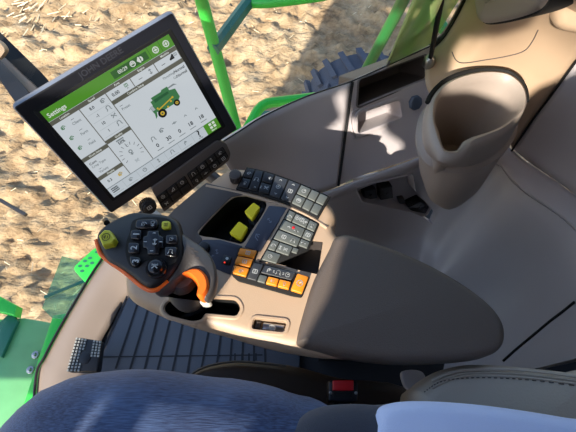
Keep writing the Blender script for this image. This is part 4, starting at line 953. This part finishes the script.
# seat back
mb = MB(); fbk = Frame((.62, -.42, .5), (0, 1, 0), (.15, 0, 1)); fbk.prof(mb, rnd([(0, 0), (.5, 0), (.47, .75), (.03, .75)], .08, 6), [(.0, -.1), (-.01, -.04), (0, .0), (.03, .02)]); mb.build('seat_back', 'leather', seat, ang=60)
fB = HF(.575); bk = thing('seat_belt_buckle', U(343, 392, .5), 'black seat belt buckle with a red release button between thigh and console', 'buckle')
mb = MB(); fB.prof(mb, rnd(fB.pp([(328, 380), (358, 380), (358, 402), (328, 402)]), .004), [(.004, -.03), (0, -.022), (0, -.004), (.0015, -.0008), (.003, 0)]); mb.build('housing', 'black', bk)
mb = MB(); fB.slab(mb, rnd(fB.pp([(332.5, 380.5), (353.5, 380.5), (353, 391), (332.5, 391)]), .0015), -.002, .005, .0012); mb.build('release_button', 'red', bk)
mb = MB(); fB.slab(mb, fB.pp([(334, 392.5), (352, 392.5), (352, 397), (334, 397)]), -.001, .0006); mb.build('latch_slot', 'void', bk)
for a in (330.5, 356):
    mb = MB(); fB.slab(mb, circ(*fB.px(a, 393), .0022, 12), -.001, .0015, .0004); mb.build('rivet', 'steel', bk)
mb = MB(); tube(mb, [fB.w(*fB.px(343, 400), -.015), fB.w(*fB.px(350, 412), -.06)], .012, 10); mb.build('buckle_stalk', 'black', bk)

# ================================================================ PERSON
person = thing('person', (.3, -.17, .0), 'seated person in blue jeans, charcoal top and pale blue shirt, thigh along the bottom', 'person')
def skin(name, verts, edges, m, root, sub=2, parent=person):
    org = V(person.location); me = bpy.data.meshes.new(name); me.from_pydata([tuple(V(v[:3]) - org) for v in verts], edges, []); o = bpy.data.objects.new(name, me); COL.objects.link(o)
    me.materials.append(M[m]); bpy.context.view_layer.objects.active = o
    d = o.modifiers.new('k', 'SKIN'); d.use_smooth_shade = True
    if not me.skin_vertices: 
        bm = bmesh.new(); bm.from_mesh(me); bm.verts.layers.skin.verify(); bm.to_mesh(me); bm.free()
    for i, v in enumerate(verts):
        r = v[3] if isinstance(v[3], tuple) else (v[3], v[3]); me.skin_vertices[0].data[i].radius = r; me.skin_vertices[0].data[i].use_root = (i == root)
    s = o.modifiers.new('s', 'SUBSURF'); s.levels = sub; s.render_levels = sub
    bpy.context.view_layer.update(); bake(o); o.data.shade_smooth(); o.parent = parent; return o
# body (one continuous figure): pelvis, spine, neck, head, arms, legs
pel = (.34, -.17, .62)
bv = [(.36, -.17, .62, .10), (.40, -.17, .78, .10), (.43, -.17, .95, .105), (.43, -.17, 1.06, .07), (.41, -.18, 1.13, .05), (.39, -.18, 1.20, .07), (.37, -.18, 1.30, .08),
      (.28, -.10, .60, .075), (.10, -.085, .595, .065), (-.12, -.04, .595, .062), (-.28, -.045, .59, .055), (-.335, -.055, .45, .045), (-.35, -.055, .28, .045), (-.34, -.05, .12, .032), (-.40, -.05, .07, .035), (-.48, -.05, .05, .03),
      (.28, -.30, .60, .08), (.05, -.34, .59, .07), (-.24, -.38, .58, .055), (-.32, -.38, .30, .045), (-.30, -.38, .12, .032), (-.36, -.38, .07, .035), (-.44, -.38, .05, .03),
      (.43, .0, 1.04, .048), (.42, .03, .90, .038), (.36, .0, .82, .034), (.22, -.12, .80, .026), (.16, -.16, .80, .022),
      (.43, -.35, 1.04, .048), (.42, -.40, .88, .038), (.36, -.40, .80, .034), (.22, -.34, .74, .026), (.16, -.31, .72, .022)]
be = [(0, 1), (1, 2), (2, 3), (3, 4), (4, 5), (5, 6), (0, 7), (7, 8), (8, 9), (9, 10), (10, 11), (11, 12), (12, 13), (13, 14), (14, 15), (0, 16), (16, 17), (17, 18), (18, 19), (19, 20), (20, 21), (21, 22), (2, 23), (23, 24), (24, 25), (25, 26), (26, 27), (2, 28), (28, 29), (29, 30), (30, 31), (31, 32)]
def hand(verts, edges, wi, dirv, side):
    d = V(dirv).normalized(); s = V(side); w = V(verts[wi][:3]); base = len(verts)
    verts.append(tuple(w + d * .045) + ((.02, .012),)); edges.append((wi, base))
    for k, (o_, l) in enumerate(((-.026, .065), (-.009, .078), (.009, .072), (.025, .056))):
        b = len(verts); p = w + d * .07 + s * o_; verts.append(tuple(p) + (.0085,)); verts.append(tuple(p + d * l * .5 + V((0, 0, -.008))) + (.0078,)); verts.append(tuple(p + d * l * .85 + V((0, 0, -.03))) + (.0065,))
        edges += [(base, b), (b, b + 1), (b + 1, b + 2)]
    b = len(verts); p = w + d * .02 + s * -.035; verts.append(tuple(p) + (.010,)); verts.append(tuple(p + d * .03 - s * .012) + (.009,)); edges += [(wi, b), (b, b + 1)]
hand(bv, be, 27, (-.8, -.5, -.2), (.5, -.8, 0)); hand(bv, be, 32, (-.9, .3, -.3), (.3, .9, 0))
body_o = skin('body', bv, be, 'skin', 0)
# jeans as tapered sleeves over the legs, one garment
jv = [(.38, -.19, .61, (.11, .10)), (.26, -.12, .60, (.10, .10)), (.13, -.088, .60, (.095, .09)), (.02, -.062, .60, (.106, .10)), (-.08, -.044, .6, (.113, .108)), (-.22, -.028, .6, (.114, .108)), (-.295, -.035, .585, (.094, .09)), (-.335, -.06, .50, .072), (-.35, -.06, .28, .06), (-.36, -.05, .14, .05),
      (.27, -.29, .60, (.105, .088)), (.05, -.34, .598, .084), (-.20, -.37, .59, .07), (-.31, -.38, .56, .064), (-.345, -.38, .45, .06), (-.33, -.38, .28, .055), (-.32, -.38, .14, .05), (.39, -.17, .72, .12)]
je = [(0, 1), (1, 2), (2, 3), (3, 4), (4, 5), (5, 6), (6, 7), (7, 8), (8, 9), (0, 10), (10, 11), (11, 12), (12, 13), (13, 14), (14, 15), (15, 16), (0, 17)]
jo = skin('jeans', jv, je, 'jeans', 0, 3); jo['label'] = 'faded blue denim jeans'
# wrinkle the denim
bm = bmesh.new(); bm.from_mesh(jo.data); org = V(person.location)
for v in bm.verts:
    w = v.co + org; k = noise.noise(V((w.x * 10, w.y * 9, w.z * 14))) * .006 + noise.noise(V((w.x * 42 + w.y * 30, w.y * 16, w.z * 12))) * .0016
    fold = math.exp(-((w.x - .03) / .05) ** 2) * math.sin((w.x * .8 + w.y * .6) * 170) * .0022
    v.co += v.normal * (k + fold)
bm.to_mesh(jo.data); bm.free()
mb = MB()
sv = [(.44, -.17, .70, (.14, .14)), (.44, -.17, .85, (.15, .13)), (.45, -.17, .97, (.16, .13)), (.44, -.17, 1.07, (.12, .09)), (.42, -.18, 1.11, .06), (.44, .0, 1.05, .07), (.43, .04, .90, .055), (.37, .01, .82, .048), (.25, -.10, .80, .038), (.44, -.35, 1.05, .07), (.43, -.41, .88, .055), (.37, -.41, .80, .048), (.25, -.35, .75, .038)]
se = [(0, 1), (1, 2), (2, 3), (3, 4), (2, 5), (5, 6), (6, 7), (7, 8), (2, 9), (9, 10), (10, 11), (11, 12)]
fH = HF(.70)
skin('shirt', sv, se, 'shirt', 0, 2)['label'] = 'pale blue shirt'
# shirt tail lying over the hip, charcoal top hem beneath
tail = spline(fH.pp([(374, 432), (378, 412), (392, 403), (420, 399.5), (470, 402), (520, 408), (576, 417), (640, 428), (640, 500), (360, 500)]), 5)
mb = MB(); fH.prof(mb, tail, [(.004, -.05), (0, -.03), (.001, -.012), (.006, -.004), (.014, 0)])
so_ = mb.build('shirt_tail', 'shirt', person, ang=70)
hem = spline(fH.pp([(282, 442), (292, 424), (306, 412), (326, 404.5), (350, 402), (380, 403), (430, 410), (430, 520), (270, 520)], -.006), 5)
mb = MB(); fH.prof(mb, hem, [(.004, -.07), (0, -.05), (.002, -.03), (.010, -.013), (.022, -.007), (.035, -.005)]); mb.build('charcoal_top', 'jacket', person, ang=70)
# hair and face
bpy.context.view_layer.update()
def ball(mb, c, r, n=16, sz=(1, 1, 1), zmin=-1):
    vs = []; fs = []; m = n // 2
    for j in range(m + 1):
        th = PI * j / m
        for i in range(n): a = 2 * PI * i / n; vs.append((c[0] + r * sz[0] * math.sin(th) * math.cos(a), c[1] + r * sz[1] * math.sin(th) * math.sin(a), c[2] + r * sz[2] * math.cos(th)))
    for j in range(m):
        for i in range(n): fs.append([j * n + i, j * n + (i + 1) % n, (j + 1) * n + (i + 1) % n, (j + 1) * n + i])
    mb.add(vs, fs)
mb = MB(); ball(mb, (.40, -.18, 1.33), .092, 20, (1, .9, .9)); mb.build('hair', 'hair', person)
for s in (-1, 1):
    mb = MB(); ball(mb, (.305, -.18 + s * .03, 1.27), .011, 12); mb.build('eye', 'white', person)
mb = MB(); ball(mb, (.30, -.18, 1.245), .013, 12, (1.2, .8, 1.5)); mb.build('nose', 'skin', person)

# ================================================================ LIGHT
EL = math.radians(35)
SUN = V((.47, .88, 0)).normalized() * math.cos(EL); SUN.z = -math.sin(EL)
ld = bpy.data.lights.new('sun', 'SUN'); ld.energy = 8.2; ld.angle = .0093; ld.color = (1, .92, .80)
lo = bpy.data.objects.new('sun', ld); COL.objects.link(lo); lo.rotation_euler = SUN.to_track_quat('-Z', 'Y').to_euler(); lo.location = (-3, -5, 5)
# ================================================================ CAB ROOF, BACK / LEFT SUN MASK (unseen mask, cut to shape the sun patches)
mb = MB(); box(mb, (-.7, -1.0, 2.05), (1.1, .75, 2.2)); tag(mb.build('ceiling', 'cabin', bevel=.03), kind='structure')
mb = MB(); box(mb, (.95, -1.0, 0), (1.05, .9, 2.05)); tag(mb.build('wall_back', 'cabin'), kind='structure')
def G(a, b, z):     # where the sun ray that reaches a place crosses the plane of the left sun mask
    p = U(a, b, z); t = (p.y + 1.0) / SUN.y; return (p.x - SUN.x * t, p.z - SUN.z * t)
fw = Frame((0, -1.0, 0), (1, 0, 0), (0, 0, 1))
mb = MB(); fw.slab(mb, [(-2.05, .2), (1.0, .2), (1.0, 2.05), (-1.15, 2.05), (-1.3, 2.2), (-1.7, 2.45), (-2.25, 2.6)], -.01, .01); sun_mask = mb.build('sun_mask_left', 'cabin')  # unseen slab added to block the sun; its front end shades the ground
op1 = [(-.60, 1.41), (-.70, 1.41), (-.698, 1.498), G(209, 325, .62), G(213, 297, .62), G(234, 262, .62), G(260, 251, .62), G(276, 215, .62), G(266, 172, .62)]  # openings outlined so the sun falls only on the wanted patches
op1 += [(-.74, 1.735), G(344, 122, .46), G(331, 96, .52), G(346, 84, .52), G(350, 118, .46), G(384, 106, .46), (-.636, 1.68), G(352, 225, .64), G(340, 262, .634), G(330, 300, .634), G(308, 340, .634), G(300, 352, .62)]
op5 = [G(444, 86, .585), G(451, 48, .60), G(462, 34, .60), G(500, 31, .66), G(528, 22, .68), G(538, 0, .74), (-.20, 1.99), G(566, 90, .62), G(545, 100, .6), G(521, 128, .585), G(516, 117, .575), G(500, 107, .56), G(470, 96, .56), G(446, 97, .57)]
op2 = [G(127, 297, .02), G(104, 352, .02), G(60, 400, .02), (-1.75, .75), (-1.75, 1.25), (-1.2, 1.25)]
op3 = [G(203, 336, .02), G(217, 338, .02), G(184, 368, .02), G(181, 364, .02)]
cs = []
op4 = [G(374, 14, -1.9), G(374, -6, -1.9), (-.70, 1.98), G(478, -5, -1.9), G(470, 60, -1.9), G(415, 60, -1.9)]
op4 = [(-1.72, 1.99), (-.70, 1.99), (-.72, 1.85), (-1.3, 1.86), (-1.45, 1.92)]
op7 = [(-.765, 1.50), (-.75, 1.51), (-.738, 1.49), (-.742, 1.455), (-.757, 1.47)]
op8 = [(.3, .9), (.92, .9), (.92, 1.9), (.3, 1.9)]
for p in (op1, op2, op3, op4, op5, op7):
    mb = MB(); fw.slab(mb, p, -.1, .1); cut(sun_mask, [mb.build('cutter', 'cabin')])
tag(sun_mask, kind='structure')
w = bpy.data.worlds.new('world'); sc.world = w; w.use_nodes = True; nt = w.node_tree; bg = nt.nodes['Background']
sky = nt.nodes.new('ShaderNodeTexSky'); sky.sky_type = 'NISHITA'; sky.sun_disc = False; sky.sun_elevation = EL; sky.sun_rotation = math.atan2(-SUN.x, -SUN.y)
nt.links.new(sky.outputs[0], bg.inputs[0]); bg.inputs[1].default_value = .34
sc.view_settings.view_transform = 'Standard'; sc.view_settings.look = 'None'; sc.view_settings.gamma = 1; sc.view_settings.exposure = 0.14; sc.view_settings.use_curve_mapping = False
try: sc.cycles.max_bounces = 8; sc.cycles.transparent_max_bounces = 12
except Exception: pass
